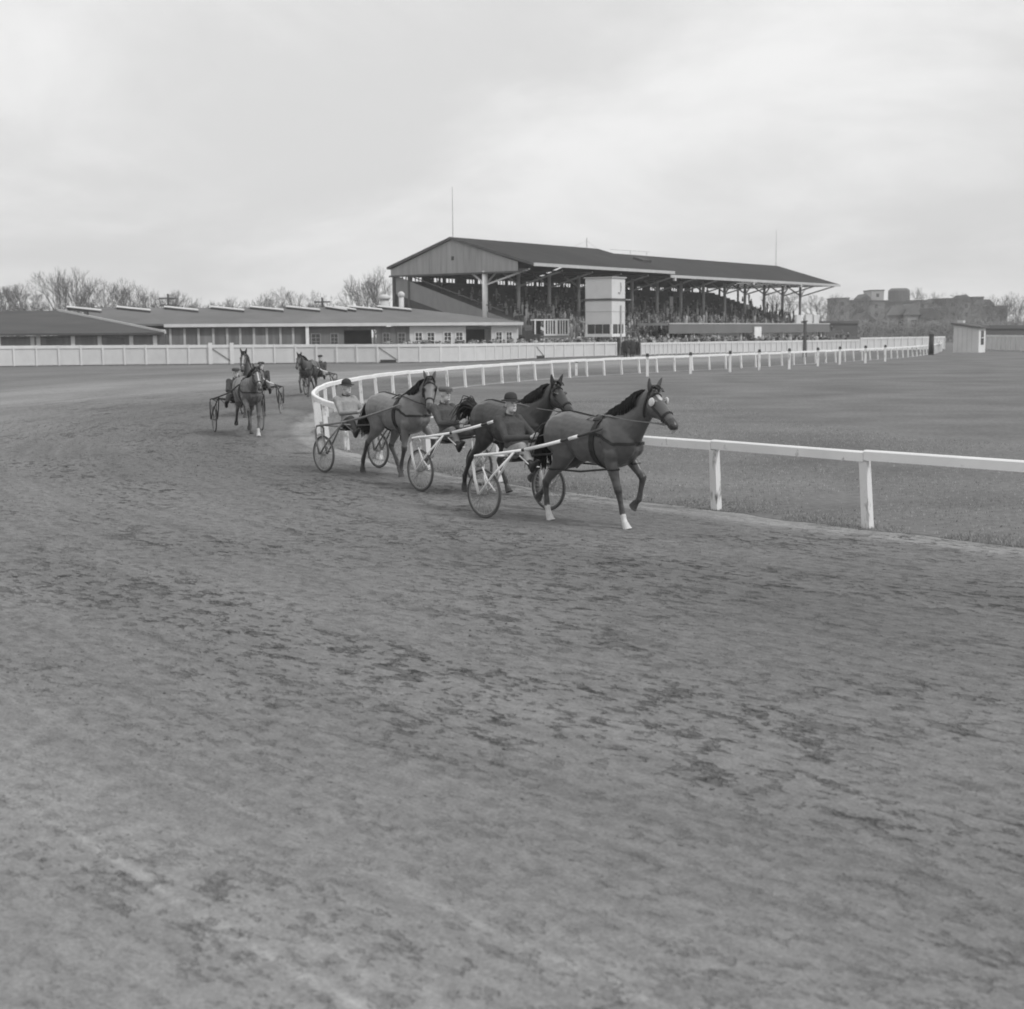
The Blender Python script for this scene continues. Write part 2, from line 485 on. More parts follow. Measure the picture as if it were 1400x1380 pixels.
# rough grass along the near rail and sparse tufts on the infield: uncountable
def build_grass():
    rnd = random.Random(5)
    vs = []; fs = []
    def blade(x, y, h, z0=0.008):
        a = rnd.uniform(0, 2 * pi); wd = rnd.uniform(.004, .009)
        lx, ly = rnd.gauss(0, .35) * h, rnd.gauss(0, .35) * h
        b = len(vs)
        vs.extend([(x - wd * cos(a), y - wd * sin(a), z0), (x + wd * cos(a), y + wd * sin(a), z0), (x + lx, y + ly, z0 + h)])
        fs.append((b, b + 1, b + 2))
    i0 = next(i for i, p in enumerate(RAIL) if p.y > 9)
    i1 = next(i for i, p in enumerate(RAIL) if p.y > 60)
    for i in range(i0, i1):
        t = (RAIL[i + 1] - RAIL[i - 1]).normalized(); n = OUT(t)
        near = RAIL[i].y < 40
        for _ in range(150 if near else 40):
            p = RAIL[i] + t * rnd.uniform(0, .25) - n * abs(rnd.gauss(0, .42)) + n * (.10 + .2 * noise.noise(Vector((RAIL[i].x * 1.1, RAIL[i].y * 1.1, 5))))
            if noise.noise(Vector((p.x * .8, p.y * .8, 1))) < -.12: continue
            blade(p.x, p.y, rnd.uniform(.012, .05) * (1 + .8 * noise.noise(Vector((p.x * .9, p.y * .9, 2)))))
    n_edge = len(fs)
    for _ in range(110000):
        y = rnd.uniform(13, 42); 
        s = rnd.choice(range(i0, i1)); 
        t = (RAIL[s + 1] - RAIL[s - 1]).normalized(); n = OUT(t)
        p = RAIL[s] - n * (rnd.uniform(0, 1) ** 1.5 * 14 + .2)
        if noise.noise(Vector((p.x * .5, p.y * .5, 7))) < rnd.uniform(-.6, .3): continue
        blade(p.x, p.y, rnd.uniform(.015, .05))
    me = bpy.data.meshes.new('rough_grass'); me.from_pydata(vs, [], fs)
    me.materials.append(mat('grass_blades', 0.34, 0.9, 3.0, 0.35, spec=0.1)); me.materials.append(mat('edge_grass_blades', 0.29, 0.9, 1.2, 0.35, spec=0.1))
    me.polygons.foreach_set('material_index', [1] * n_edge + [0] * (len(fs) - n_edge))
    tag(link_mesh('rough_grass', me), 'rough tufted grass under the white inner rail', 'grass', kind='stuff')
build_grass()

def build_clods():
    rnd = random.Random(9)
    mb = MB()
    ico = bmesh.new(); bmesh.ops.create_icosphere(ico, subdivisions=1, radius=1)
    bv = [v.co.copy() for v in ico.verts]; bf = [tuple(v.index for v in f.verts) for f in ico.faces]; ico.free()
    cnt = 0
    for _ in range(26000):
        s = rnd.uniform(RAIL_S[0] + 60, RAIL_S[0] + 175); d = rnd.uniform(.8, 19)
        p, t = at_s(RAIL, RAIL_S, s); q = p + OUT(t) * d
        if q.y < 3.5 or q.y > 48 or abs(q.x) > q.y * .42 + 1: continue
        if noise.noise(Vector((s * .17, d * .36, 3))) < -.08 and rnd.random() < .75: continue
        r = rnd.uniform(.004, .012) * (1.8 if rnd.random() < .04 else 1)
        rot = Matrix.Rotation(rnd.uniform(0, 6), 3, 'Z')
        sc = Vector((r * rnd.uniform(1, 2.0), r, r * rnd.uniform(.4, .8)))
        mb.add([Vector((q.x, q.y, .004)) + rot @ Vector((v.x * sc.x * rnd.uniform(.8, 1.2), v.y * sc.y, v.z * sc.z)) for v in bv], bf)
        cnt += 1
    o = mb.build('dirt_clods', mat('clod_dirt', 0.16, 0.95, 5, 0.4, spec=0.1), fix=False)
    tag(o, 'loose clods of dirt kicked up over the track', 'dirt', kind='stuff')
build_clods()

# ------------------------------------------------------------------ inner rail
M_RAIL = mat_worn_white('rail_paint', 0.86, 0.22, 7.0, 0.64, 0.74, (1, 1, .5))
M_POST = mat_worn_white('post_paint', 0.76, 0.16, 6.0, 0.56, 0.68, (1, 1, .30))
RAIL_H = 1.07
def build_inner_rail():
    root = tag(empty('inner_rail_fence', RAIL[RAIL_S.index(min(RAIL_S, key=lambda s: abs(s - 95)))]), 'long curving white wooden rail on slanting posts round the infield', 'rail fence')
    base = root.location.copy()
    rnd = random.Random(3)
    pm = {}
    for wd in (0.13, 0.11):
        mb = MB()
        mb.hexa([(-wd / 2, -.055, -.3), (wd / 2, -.055, -.3), (wd / 2, .055, -.3), (-wd / 2, .055, -.3),
                 (-wd / 2 * .93, -.05, RAIL_H - .14), (wd / 2 * .93, -.05, RAIL_H - .14), (wd / 2 * .93, .05, RAIL_H - .14), (-wd / 2 * .93, .05, RAIL_H - .14)])
        me = mb.mesh('post', M_POST)
        pm[wd] = me
    # anchor: a post stands where the photograph shows the one at (977,702)
    a = G(1181, 725)
    s0 = min(range(len(RAIL)), key=lambda i: (RAIL[i] - a).length)
    sA = RAIL_S[s0]
    step = 2.78
    k0 = -int((sA - 70) / step); s = sA + k0 * step
    ss = []
    while s < RAIL_S[-1] - 3:
        ss.append(s); s += step if s < sA + 60 else 2.35
    for i, s in enumerate(ss):
        p, t = at_s(RAIL, RAIL_S, s)
        lean = rnd.uniform(.05, .10)
        px_ = 700 + FPX * p.x / p.y if p.y > 1 else 0
        if p.y < 40 and 775 < px_ < 880: lean = None
        n = OUT(t)
        q = p - n * .09
        rz = atan2(t.y, t.x)
        if lean is not None:      # one bay has lost its post
            o = link_mesh('post', pm[.13], root)
            o.location = Vector((q.x, q.y, 0)) - base
            o.rotation_euler = (Matrix.Rotation(rz, 3, 'Z') @ Matrix.Rotation(-lean, 3, 'X') @ Matrix.Rotation(rnd.uniform(-.03, .03), 3, 'Y')).to_euler()
        if i + 1 < len(ss):
            mb = MB()
            m_ = 5
            prof = [(-.045, -.14), (.045, -.14), (.052, -.02), (.03, 0), (-.03, 0), (-.052, -.02)]
            vs = []
            for k in range(m_ + 1):
                pp, tt = at_s(RAIL, RAIL_S, s + (ss[i + 1] - s) * k / m_ + (.004 if k == 0 else (-.004 if k == m_ else 0)))
                nn = OUT(tt)
                for (a_, z_) in prof:
                    r = pp + nn * a_
                    vs.append((r.x - base.x, r.y - base.y, RAIL_H + z_ + .012 * sin(s * 1.7 + k * .2)))
            fs = []
            for k in range(m_):
                for j in range(6):
                    j2 = (j + 1) % 6
                    fs.append((k * 6 + j, k * 6 + j2, (k + 1) * 6 + j2, (k + 1) * 6 + j))
            fs.append((5, 4, 3, 2, 1, 0)); fs.append(tuple(m_ * 6 + j for j in range(6)))
            mb.add(vs, fs).build('rail_board', M_RAIL, root)
build_inner_rail()

# taller posts with dark caps just inside the far rail
M_CAP = mat('post_cap', 0.05, 0.7)
def marker(px, py, top, label):
    b = G(px, py)
    h = (CAMH - 0) - 0
    top_z = GD(px, top, b.y).z
    e = tag(empty('marker_post', b), label, 'post', 'dark-capped posts along the far rail')
    MB().box(-.075, .075, -.075, .075, -.2, top_z).build('shaft', M_POST, e)
    MB().hexa([(-.1, -.1, top_z), (.1, -.1, top_z), (.1, .1, top_z), (-.1, .1, top_z), (-.07, -.07, top_z + .2), (.07, -.07, top_z + .2), (.07, .07, top_z + .2), (-.07, .07, top_z + .2)]).build('cap', M_CAP, e)
mk = [(788, 514, 496), (885, 515, 488), (944, 511.5, 486), (998, 509, 484), (1038, 506.5, 482), (1079, 505, 480.5), (1118, 501, 479), (1148, 499, 477.5), (1183, 497, 476), (1210, 494.5, 475)]
ordn = ['first', 'second', 'third', 'fourth', 'fifth', 'sixth', 'seventh', 'eighth', 'ninth', 'tenth']
for i, (x, y, t) in enumerate(mk):
    marker(x, y, t, 'white post with black cap by far rail, %s counting from the turn' % ordn[i])

# ------------------------------------------------------------------ outer board fence
M_FENCE = mat_worn_white('fence_paint', 0.62, 0.34, 2.0, 0.66, 0.8, (1, 1, .6))
M_FPOST = mat_worn_white('fence_post_paint', 0.72, 0.3, 2.0, 0.66, 0.8, (1, 1, .6))
def fence_run(root, pts, width, height, gates=(), kickers=(), base=Vector((0, 0, 0)), thin=False, taper=(1, 1)):
    P = smooth_path(catmull(pts, .5), 30); SS = arclen(P)
    n = int(SS[-1] / width)
    wp = .13 if not thin else .10
    pmesh = MB().box(-wp / 2, wp / 2, -.12, 0.02, -.1, height + .02).mesh('post', M_FPOST)
    gpost = MB().box(-.17, .17, -.22, .05, -.1, height + .16).mesh('gate_post', M_FPOST)
    W_ = width
    panel = MB().box(-W_ / 2 + .004, W_ / 2 - .004, -.01, .02, .06, height - .05).mesh('panel', M_FENCE)
    rail = MB().box(-W_ / 2 + .002, W_ / 2 - .002, -.085, -.012, height - .24, height).mesh('top_rail', M_FPOST)
    kick = MB().box(-W_ / 2 + .002, W_ / 2 - .002, -.05, -.012, .06, .2).mesh('bottom_board', M_FENCE)
    for i in range(n + 1):
        p, t = at_s(P, SS, i * width); rz = atan2(t.y, t.x)
        g_ = i in gates or (i - 1) in gates
        o = link_mesh('gate_post' if g_ else 'post', gpost if g_ else pmesh, root)
        o.location = p - base; o.rotation_euler = (0, 0, rz); sz = taper[0] + (taper[1] - taper[0]) * i / n; o.scale = (1, 1, sz)
        if i == n: break
        q, t = at_s(P, SS, (i + .5) * width); rz = atan2(t.y, t.x)
        for nm, me in (('panel', panel), ('top_rail', rail), ('bottom_board', kick)):
            o = link_mesh(nm, me, root); o.location = q - base; o.rotation_euler = (0, 0, rz); o.scale = (1, 1, sz)
        if i in kickers or i in gates:
            nb = 'brace'
            b = MB(); b.beam((-W_ / 2 + .1, -.035, height - .28), (W_ / 2 - .12, -.035, .25), .035, .10 if i in gates else .07, Vector((0, 0, 1)))
            o = b.build(nb, M_EDGE, root); o.location = q - base; o.rotation_euler = (0, 0, rz); o.scale = (1, 1, sz)
        if i in kickers:  # solid black box painted in for the dark gap under a gate
            b = MB().box(-W_ / 2 + .25, W_ / 2 - .25, -.16, -.06, .005, .3)
            o = b.build('gap_shade_box', M_CAP, root); o.location = q - base; o.rotation_euler = (0, 0, rz)
M_EDGE = mat('brace_wood', 0.22, 0.8)
FP = [G(-140, 504), G(15, 501.5), G(128, 500), G(286, 498.5), G(422, 497), G(531, 496.5), G(640, 495), G(725, 491), G(800, 488.3), G(845, 487)]
FB = [(p.x, p.y) for p in FP]
r_ = tag(empty('board_fence', FP[3]), 'white panelled board fence along the outside of the turn', 'fence')
fence_run(r_, FB, 1.95, 1.6, gates=(14,), kickers=(22, 34), base=FP[3], taper=(1.2, .98))
# second run beyond the opening where two men stand
F2 = [G(876, 486), G(960, 483.5), G(1060, 481.5), G(1180, 479.0)]
r_ = tag(empty('paddock_fence', F2[0]), 'white fence of narrow panels in front of the crowd', 'fence')
fence_run(r_, [(p.x, p.y) for p in F2], 0.95, 1.42, base=F2[0], thin=True)
F3 = [GD(1176, 470, 178), GD(1240, 470, 188), GD(1300, 470, 196)]
r_ = tag(empty('tall_white_fence', (F3[0].x, F3[0].y, 0)), 'tall pale fence running up to the white hut', 'fence')
fence_run(r_, [(p.x, p.y) for p in F3], 1.9, 1.75, base=Vector((F3[0].x, F3[0].y, 0)), thin=True)
F4 = [GD(1338, 470, 190), GD(1400, 470, 172), GD(1440, 470, 165)]
r_ = tag(empty('end_fence', (F4[0].x, F4[0].y, 0)), 'pale board fence beyond the white hut at picture edge', 'fence')
fence_run(r_, [(p.x, p.y) for p in F4], 1.9, 1.9, base=Vector((F4[0].x, F4[0].y, 0)), thin=True)
# grass verge, its colour darkened for the shadow along the outer fence
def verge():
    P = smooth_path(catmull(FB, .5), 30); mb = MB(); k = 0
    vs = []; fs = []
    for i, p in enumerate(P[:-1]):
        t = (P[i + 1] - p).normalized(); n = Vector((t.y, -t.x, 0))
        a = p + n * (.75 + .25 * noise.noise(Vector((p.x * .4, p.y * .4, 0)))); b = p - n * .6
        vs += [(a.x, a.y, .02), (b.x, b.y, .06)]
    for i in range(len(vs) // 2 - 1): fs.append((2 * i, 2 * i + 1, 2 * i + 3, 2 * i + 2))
    o = MB().add(vs, fs).build('grass_shade_verge', mat('verge_grass_and_shade', .10, .95, 3, .3, spec=.1))
    tag(o, 'thin strip of grass and painted shadow at the foot of the board fence', 'verge', kind='structure')
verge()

# ------------------------------------------------------------------ grandstand
M_ROOF = mat('stand_roof', 0.044, 0.85, 0.4, 0.18, stretch=(1, 1, 1), spec=0.15, scale2=0.08, amt2=0.2)
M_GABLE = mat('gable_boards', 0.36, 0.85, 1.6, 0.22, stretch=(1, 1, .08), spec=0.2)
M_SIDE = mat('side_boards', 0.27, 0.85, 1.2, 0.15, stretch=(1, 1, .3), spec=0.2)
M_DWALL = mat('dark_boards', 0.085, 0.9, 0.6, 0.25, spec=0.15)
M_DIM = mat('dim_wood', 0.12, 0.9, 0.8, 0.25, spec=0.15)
M_FASC = mat('fascia_paint', 0.50, 0.7, 0.7, 0.12)
M_STEEL = mat('column_paint', 0.46, 0.6, 1.0, 0.2)
M_PALE = mat('pale_paint', 0.60, 0.7, 0.8, 0.10)
M_WHITE = mat('white_paint', 0.78, 0.6, 1.0, 0.08)
M_GREY = mat('grey_paint', 0.42, 0.7, 0.8, 0.10)
M_GLASS = mat('window_glass', 0.05, 0.12, 2.0, 0.3, spec=0.5)
GL = Vector((.582, .813, 0)).normalized()
GRZ = atan2(GL.y, GL.x)
g0 = GD(726, 366, 180)
GS = tag(empty('grandstand', (g0.x, g0.y, 0), GRZ), 'long wooden grandstand with pitched roof and open front full of people', 'grandstand')
LEN = 96.0; BRK = 35.0; EH, RH, BH = 10.9, 14.6, 11.1; RW, BW = 12.2, 22.5
def roof_prof(dz, ov=0.0):
    return [(0 - ov, EH + dz - .02 * ov), (RW, RH + dz), (BW + .5, BH + dz), (BW + .5, BH + dz - .28), (RW, RH + dz - .3), (0 - ov, EH + dz - .32)]
for (u0, u1, dz, ov) in ((-.5, BRK, .35, .7), (BRK + .01, LEN + .6, -.15, 0)):
    pr = roof_prof(dz, ov)
    MB().poly_prism([(u0, y, z) for y, z in pr], (u1 - u0, 0, 0)).build('roof', M_ROOF, GS)
    MB().box(u0, u1, pr[0][0] - .12, pr[0][0] - .004, pr[0][1] - .38, pr[0][1] + .02).build('fascia', M_FASC, GS)
    # ribs of the roof covering, one every second metre
rr = bpy.data.objects['roof']
# verge boards along the near gable
vb = MB()
vb.beam((-.56, -.7, EH + .20), (-.56, RW, RH + .20), .1, .34); vb.build('verge_board', M_DIM, GS)
vb = MB(); vb.beam((-.56, RW, RH + .20), (-.56, BW + .4, BH + .20), .1, .34); vb.build('verge_board', M_DIM, GS)
# gable wall of upright boards
def gable_boards():
    n = 22
    zlow = 10.35
    ys = [1.8 + (BW - 1.8) * i / n for i in range(n + 1)]
    def top(y): return (EH + (RH - EH) * y / RW if y < RW else RH + (BH - RH) * (y - RW) / (BW - RW)) + .02
    for i in range(n):
        a, b = ys[i] + .012, ys[i + 1] - .012
        jj = .03 * ((i * 7) % 3 - 1)
        pts = [(-.3, a, zlow), (-.3, b, zlow), (-.3, b, top(b)), (-.3, a, top(a))]
        if a < RW < b: pts = [(-.3, a, zlow), (-.3, b, zlow), (-.3, b, top(b)), (-.3, RW, top(RW)), (-.3, a, top(a))]
        MB().poly_prism(pts, (.12 + jj, 0, 0)).build('gable_board', M_GABLE, GS)
    MB().box(-.45, -.25, 0.6, BW + .2, zlow - .22, zlow - .004).build('tie_beam', M_DIM, GS)
    MB().box(-.34, -.2, RW - .35, RW + .05, 12.0, 12.5).build('gable_vent', M_DWALL, GS)
gable_boards()
# columns with braces
cols_u = [0.0, 7.4, 14.6, 21.9, 29.2, 36.4, 43.8, 51.2, 58.6, 66.0, 73.4, 80.8, 88.2, 95.6]
CW = 7.15
for i, u in enumerate(cols_u):
    big = i == 0
    cb = MB()
    r = .36 if big else .24
    cb.tube([(u, CW, 3.0), (u, CW, 10.5)], r, 10)
    c = cb.build('column', M_WHITE if big else M_STEEL, GS, smooth=True)
    for (yy, zz_) in ((0.2, EH - .35), (CW + 2.6, 10.6)):
        MB().beam((u, CW, 8.7 if yy < 1 else 8.9), (u, yy, zz_), .16, .2).build('brace', M_PALE if big else M_STEEL, GS)
    if big or i > 8:
        MB().beam((u, CW, 8.7), (u + 2.6, CW, 10.5), .16, .2).build('brace', M_PALE if big else M_STEEL, GS)
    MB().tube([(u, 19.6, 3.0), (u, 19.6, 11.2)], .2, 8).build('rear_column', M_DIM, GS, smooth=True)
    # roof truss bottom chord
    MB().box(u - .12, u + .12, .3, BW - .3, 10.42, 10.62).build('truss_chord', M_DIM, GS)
# seating tiers
NT = 26
for k in range(NT):
    y0 = -5.0 + 26.4 * k / NT; y1 = -5.0 + 26.4 * (k + 1) / NT
    z1 = 1.3 + 8.3 * k / (NT - 1)
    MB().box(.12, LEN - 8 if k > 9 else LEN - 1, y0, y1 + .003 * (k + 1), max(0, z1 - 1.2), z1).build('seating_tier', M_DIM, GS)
# back wall with window openings
WZ0, WZ1 = 8.75, 10.25
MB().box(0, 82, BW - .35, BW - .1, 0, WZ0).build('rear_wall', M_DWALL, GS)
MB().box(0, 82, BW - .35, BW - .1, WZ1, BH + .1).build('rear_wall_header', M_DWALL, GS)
u = 0.0; wi = 0
edges = []
while u < 81:
    a = u + 1.1; b = a + 2.2; c_ = b + .5; d = c_ + 2.2
    edges += [(a, b), (c_, d)]; u += 7.4
prev = 0
for (a, b) in edges:
    if b > 82: break
    MB().box(prev, a, BW - .34, BW - .11, WZ0 + .002, WZ1 - .002).build('rear_wall_pier', M_DWALL, GS)
    prev = b
    wm = MB()
    for q in range(1, 3): wm.box(a + (b - a) * q / 3 - .07, a + (b - a) * q / 3 + .07, BW - .3, BW - .2, WZ0, WZ1)
    wm.box(a, b, BW - .29, BW - .21, WZ0 + .68, WZ0 + .80)
    wm.build('window_frame', M_DWALL, GS)
MB().box(prev, 82, BW - .34, BW - .11, WZ0 + .002, WZ1 - .002).build('rear_wall_pier', M_DWALL, GS)
# stepped side wall at the near end
MB().poly_prism([(-.05, 1.5, 3.6), (-.05, 21.9, 10.3), (-.05, 21.9, 7.9), (-.05, 4.6, 2.6), (-.05, 1.5, 2.4)], (.16, 0, 0)).build('side_wall', M_SIDE, GS)
MB().poly_prism([(.02, 4.6, 2.6), (.02, 21.9, 7.9), (.02, 21.9, 0), (.02, 4.6, 0)], (.1, 0, 0)).build('side_wall_base', M_DWALL, GS)
MB().box(-.2, .25, 21.95, 22.35, 0, 11).build('corner_post', M_DIM, GS)
hr = MB(); hr.beam((-.1, 1.4, 4.75), (-.1, 21, 11.0), .08, .1)
hr = MB().beam((-.12, 4.2, 5.4), (-.12, 21.5, 10.9), .10, .12); hr.build('hand_rail', M_DIM, GS)
# front wall, stair rail
MB().box(1, LEN, -5.3, -5.05, 0, 1.4).build('front_wall', M_DIM, GS)
st = MB(); st.beam((2.2, -4.6, 1.2), (-.3, -.6, 3.7), .16, .35); st.build('stair_rail', M_WHITE, GS)
MB().poly_prism([(2.0, -4.6, 0), (-.3, -.4, 0), (-.3, -.4, 3.2), (2.0, -4.6, .9)], (.5, .3, 0)).build('stair', M_DWALL, GS)
# flagpoles and aerial on the ridge
MB().tube([(0, RW, RH), (0, RW, RH + 6.7)], [.07, .035], 6).build('flagpole', M_STEEL, GS)
MB().tube([(LEN, RW, RH - .3), (LEN, RW, RH + 6.3)], [.07, .035], 6).build('flagpole', M_STEEL, GS)
ae = MB(); ae.tube([(33.5, RW + 1, RH - .4), (33.5, RW + 1, RH + 1.9)], .07, 6)
ae.tube([(33.5, RW + 1, RH + 1.5), (28.5, RW + 1, RH + .1)], .02, 4); ae.tube([(33.5, RW + 1, RH + 1.5), (38.5, RW + 1, RH - .3)], .02, 4)
ae.build('aerial', M_STEEL, GS)
ae = MB(); ae.tube([(46, RW + 1, RH), (46, RW + 1, RH + .6)], .05, 5); ae.tube([(51, RW + 1, RH), (51, RW + 1, RH + .6)], .05, 5); ae.tube([(40, RW + 1, RH + .5), (52, RW + 1, RH + .6)], .03, 5); ae.build('aerial', M_STEEL, GS)
MB().poly_prism([(40, 7.5, 13.0), (42.5, 7.5, 13.0), (42.5, 9.2, 13.5), (40, 9.2, 13.5)], (0, -.1, .35)).build('roof_vent', M_DWALL, GS)
# loudspeakers and a notice under the eaves
for u in (47.5, 74.0): MB().box(u - .45, u + .45, 6.7, 6.9, 5.6 + (u > 60) * .7, 8.0 - (u > 60) * .9).build('notice_board', M_GREY, GS)
for u in (36.5, 62.0, 80.0): MB().box(u - .2, u + .2, -.1, .3, EH - .95, EH - .45).build('lamp_box', M_PALE, GS)

# crowd in the stand and along the fence: one uncountable mass
M_CROWD = mat_attr('crowd_clothes', 0.9, 0.15, 3, 0.1, 0)
def figure(vs, fs, tones, x, y, z, sit, rnd, rz=0.0, s=1.0):
    coat = rnd.choice([.05, .06, .08, .10, .13, .18, .22, .3, .45]) * rnd.uniform(.8, 1.2)
    hat = rnd.choice([coat, .06, .1, .2, .5]); face = .38
    w_ = rnd.uniform(.20, .26) * s; d_ = .14 * s
    rings = [(0, .85), (.32, 1.0), (.52, 1.0), (.62, .35)] if sit else [(0, .6), (.5, .62), (.8, .8), (1.25, 1.02), (1.42, .9), (1.5, .35)]
    n = 6; b = len(vs); c, si = cos(rz), sin(rz)
    for h, k in rings:
        for j in range(n):
            a = 2 * pi * j / n
            px_, py_ = w_ * k * cos(a), d_ * k * sin(a) * 1.2
            vs.append((x + px_ * c - py_ * si, y + px_ * si + py_ * c, z + h * s)); tones.append(coat)
    for i in range(len(rings) - 1):
        for j in range(n):
            j2 = (j + 1) % n
            fs.append((b + i * n + j, b + i * n + j2, b + (i + 1) * n + j2, b + (i + 1) * n + j))
    hz = z + (rings[-1][0] + .10) * s
    b = len(vs)
    hh = [(-.11, .05, face), (-.03, .095, face), (.04, .10, face), (.06, .135, hat), (.09, .10, hat), (.16, .07, hat)]
    for dz, r, tn in hh:
        for j in range(n):
            a = 2 * pi * j / n
            vs.append((x + r * s * cos(a), y + r * s * sin(a), hz + dz * s)); tones.append(tn)
    for i in range(len(hh) - 1):
        for j in range(n):
            j2 = (j + 1) % n
            fs.append((b + i * n + j, b + i * n + j2, b + (i + 1) * n + j2, b + (i + 1) * n + j))
    fs.append(tuple(b + (len(hh) - 1) * n + j for j in range(n)))
def crowd(name, spots, label, rz=0):
    rnd = random.Random(len(spots)); vs = []; fs = []; tn = []
    for (x, y, z, sit) in spots: figure(vs, fs, tn, x, y, z, sit, rnd, rz + rnd.uniform(-.4, .4), rnd.uniform(.95, 1.12))
    me = bpy.data.meshes.new(name); me.from_pydata(vs, [], fs); set_tone(me, tn); me.materials.append(M_CROWD)
    o = link_mesh(name, me); tag(o, label, 'crowd', kind='stuff'); return o
rnd = random.Random(21); sp = []
Rg = Matrix.Rotation(GRZ, 3, 'Z')
for k in range(NT):
    y0 = -5.0 + 26.4 * (k + .5) / NT; z1 = 1.3 + 8.3 * k / (NT - 1)
    u = 3.0 + rnd.random()
    while u < 92:
        dens = .85 if k < 14 else .35
        if u > 55: dens *= .55
        if k < 2: dens *= .7
        if k > 19: dens *= .3
        if rnd.random() < dens * (0.75 + .6 * noise.noise(Vector((u * .12, k * .2, 0)))):
            p = Rg @ Vector((u, y0 + rnd.uniform(-.2, .2), 0)); sp.append((g0.x + p.x, g0.y + p.y, z1, rnd.random() < .8))
        u += rnd.uniform(.55, .8)
crowd('seated_crowd', sp, 'dense crowd of spectators filling the tiers of the grandstand', GRZ)
def fence_depth(px_):
    """how far off the fence stands in a direction of view"""
    L_ = [(700 + FPX * p.x / p.y, p.y) for p in FP + F2]
    for (a0, d0), (a1, d1) in zip(L_, L_[1:]):
        if a0 <= px_ <= a1: return d0 + (d1 - d0) * (px_ - a0) / (a1 - a0)
    return L_[-1][1]
sp = []
for i in range(520):
    px_ = rnd.choice([rnd.uniform(545, 740), rnd.uniform(740, 900), rnd.uniform(740, 1000), rnd.uniform(880, 1140), rnd.uniform(520, 1160)])
    D = fence_depth(px_) + (rnd.uniform(1.5, 4) if px_ < 660 else rnd.uniform(2.0, 10))
    p = GD(px_, 470, D)
    sp.append((p.x, p.y, 0.05 + (.2 if rnd.random() < .3 else 0), False))
crowd('standing_crowd', sp, 'crowd of people in hats standing behind the white fences', 0)

# ------------------------------------------------------------------ judges' tower
tp = GD(836, 470, 164)
T = tag(empty('judges_tower', (tp.x, tp.y, 0), GRZ), 'tall narrow white judges tower in front of the grandstand', 'tower')
TW, TL = 3.35, 2.7     # depth (towards the left of the picture) and front width
zt = GD(836, 380, 164).z; zb = GD(836, 459, 164).z; zm = GD(836, 409.5, 164).z; zl = GD(836, 443.5, 164).z; zs = GD(836, 426, 164).z
def shell(z0, z1, m1, nm):
    MB().box(0, TL, -.12, -.02, z0, z1).build(nm, m1[1], T) if False else None
    # four walls butted end to end
    MB().box(-.1, 0, 0, TW, z0, z1).build(nm, m1[0], T)
    MB().box(-.1, TL + .1, -.1, 0, z0, z1).build(nm, m1[1], T)
    MB().box(TL, TL + .1, 0, TW, z0, z1).build(nm, m1[0], T)
    MB().box(-.1, TL + .1, TW, TW + .1, z0, z1).build(nm, m1[0], T)
shell(zm + .12, zt, (M_GREYW := mat('tower_paint', .66, .7, .8, .06), M_GREYW), 'upper_wall')
shell(zs + .04, zm - .12, (M_GREYW, M_GREYW), 'middle_wall')
shell(zl, zs - .04, (M_GREYW, M_GREYW), 'lower_wall')
MB().box(-.2, TL + .2, -.2, TW + .2, zm - .12, zm + .12).build('floor_band', M_DIM, T)
MB().box(-.13, TL + .13, -.13, TW + .13, zs - .04, zs + .04).build('seam_batten', M_STEEL, T)
MB().box(-.25, TL + .25, -.25, TW + .25, zt, zt + .14).build('roof', M_GREY, T)
# glazed cabin at the foot
MB().box(-.14, TL + .14, -.14, TW + .14, zb - .15, zb + .2).build('cabin_sill', M_WHITE, T)
for (x0, x1, y0, y1) in ((-.1, .15, -.1, .15), (TL - .15, TL + .1, -.1, .15), (-.1, .15, TW - .15, TW + .1), (TL - .15, TL + .1, TW - .15, TW + .1)):
    MB().box(x0, x1, y0, y1, zb + .2, zl).build('cabin_post', M_WHITE, T)
for q in range(3):
    ya = .15 + (TW - .3) * q / 3; yb = .15 + (TW - .3) * (q + 1) / 3
    wf = MB().box(-.02, .06, ya + .05, yb - .05, zb + .2, zl).build('window', M_GLASS, T)
    MB().box(-.06, .0, yb - .04, yb + .04, zb + .2, zl).build('mullion', M_GREY, wf)
for q in range(2):
    xa = .15 + (TL - .3) * q / 2; xb = .15 + (TL - .3) * (q + 1) / 2
    wf = MB().box(xa + .05, xb - .05, -.02, .06, zb + .2, zl).build('window', M_GLASS, T)
    MB().box(xb - .05, xb + .05, -.07, .0, zb + .2, zl).build('mullion', M_WHITE, wf)
for (x, y) in ((.1, .1), (TL - .1, .1), (.1, TW - .1), (TL - .1, TW - .1)): MB().box(x - .12, x + .12, y - .12, y + .12, 0, zb - .15).build('leg', M_GREY, T)
# dark hook-shaped mark high on the front face, a clock hand or lamp bracket, and a drain pipe
hk = MB(); hk.tube([(1.75, -.16, zt - .5), (1.85, -.16, zt - 1.0), (1.8, -.16, zt - 1.5), (1.5, -.16, zt - 1.75), (1.3, -.16, zt - 1.6)], .07, 6); hk.build('bracket', M_STEEL, T)
MB().tube([(1.75, -.2, 1.0), (1.75, -.2, zs + .7)], .11, 8).build('pipe', M_STEEL, T)
MB().beam((TL + .2, 0, zm), (TL + 1.6, 0, zm), .08, .1).build('arm', M_STEEL, T)

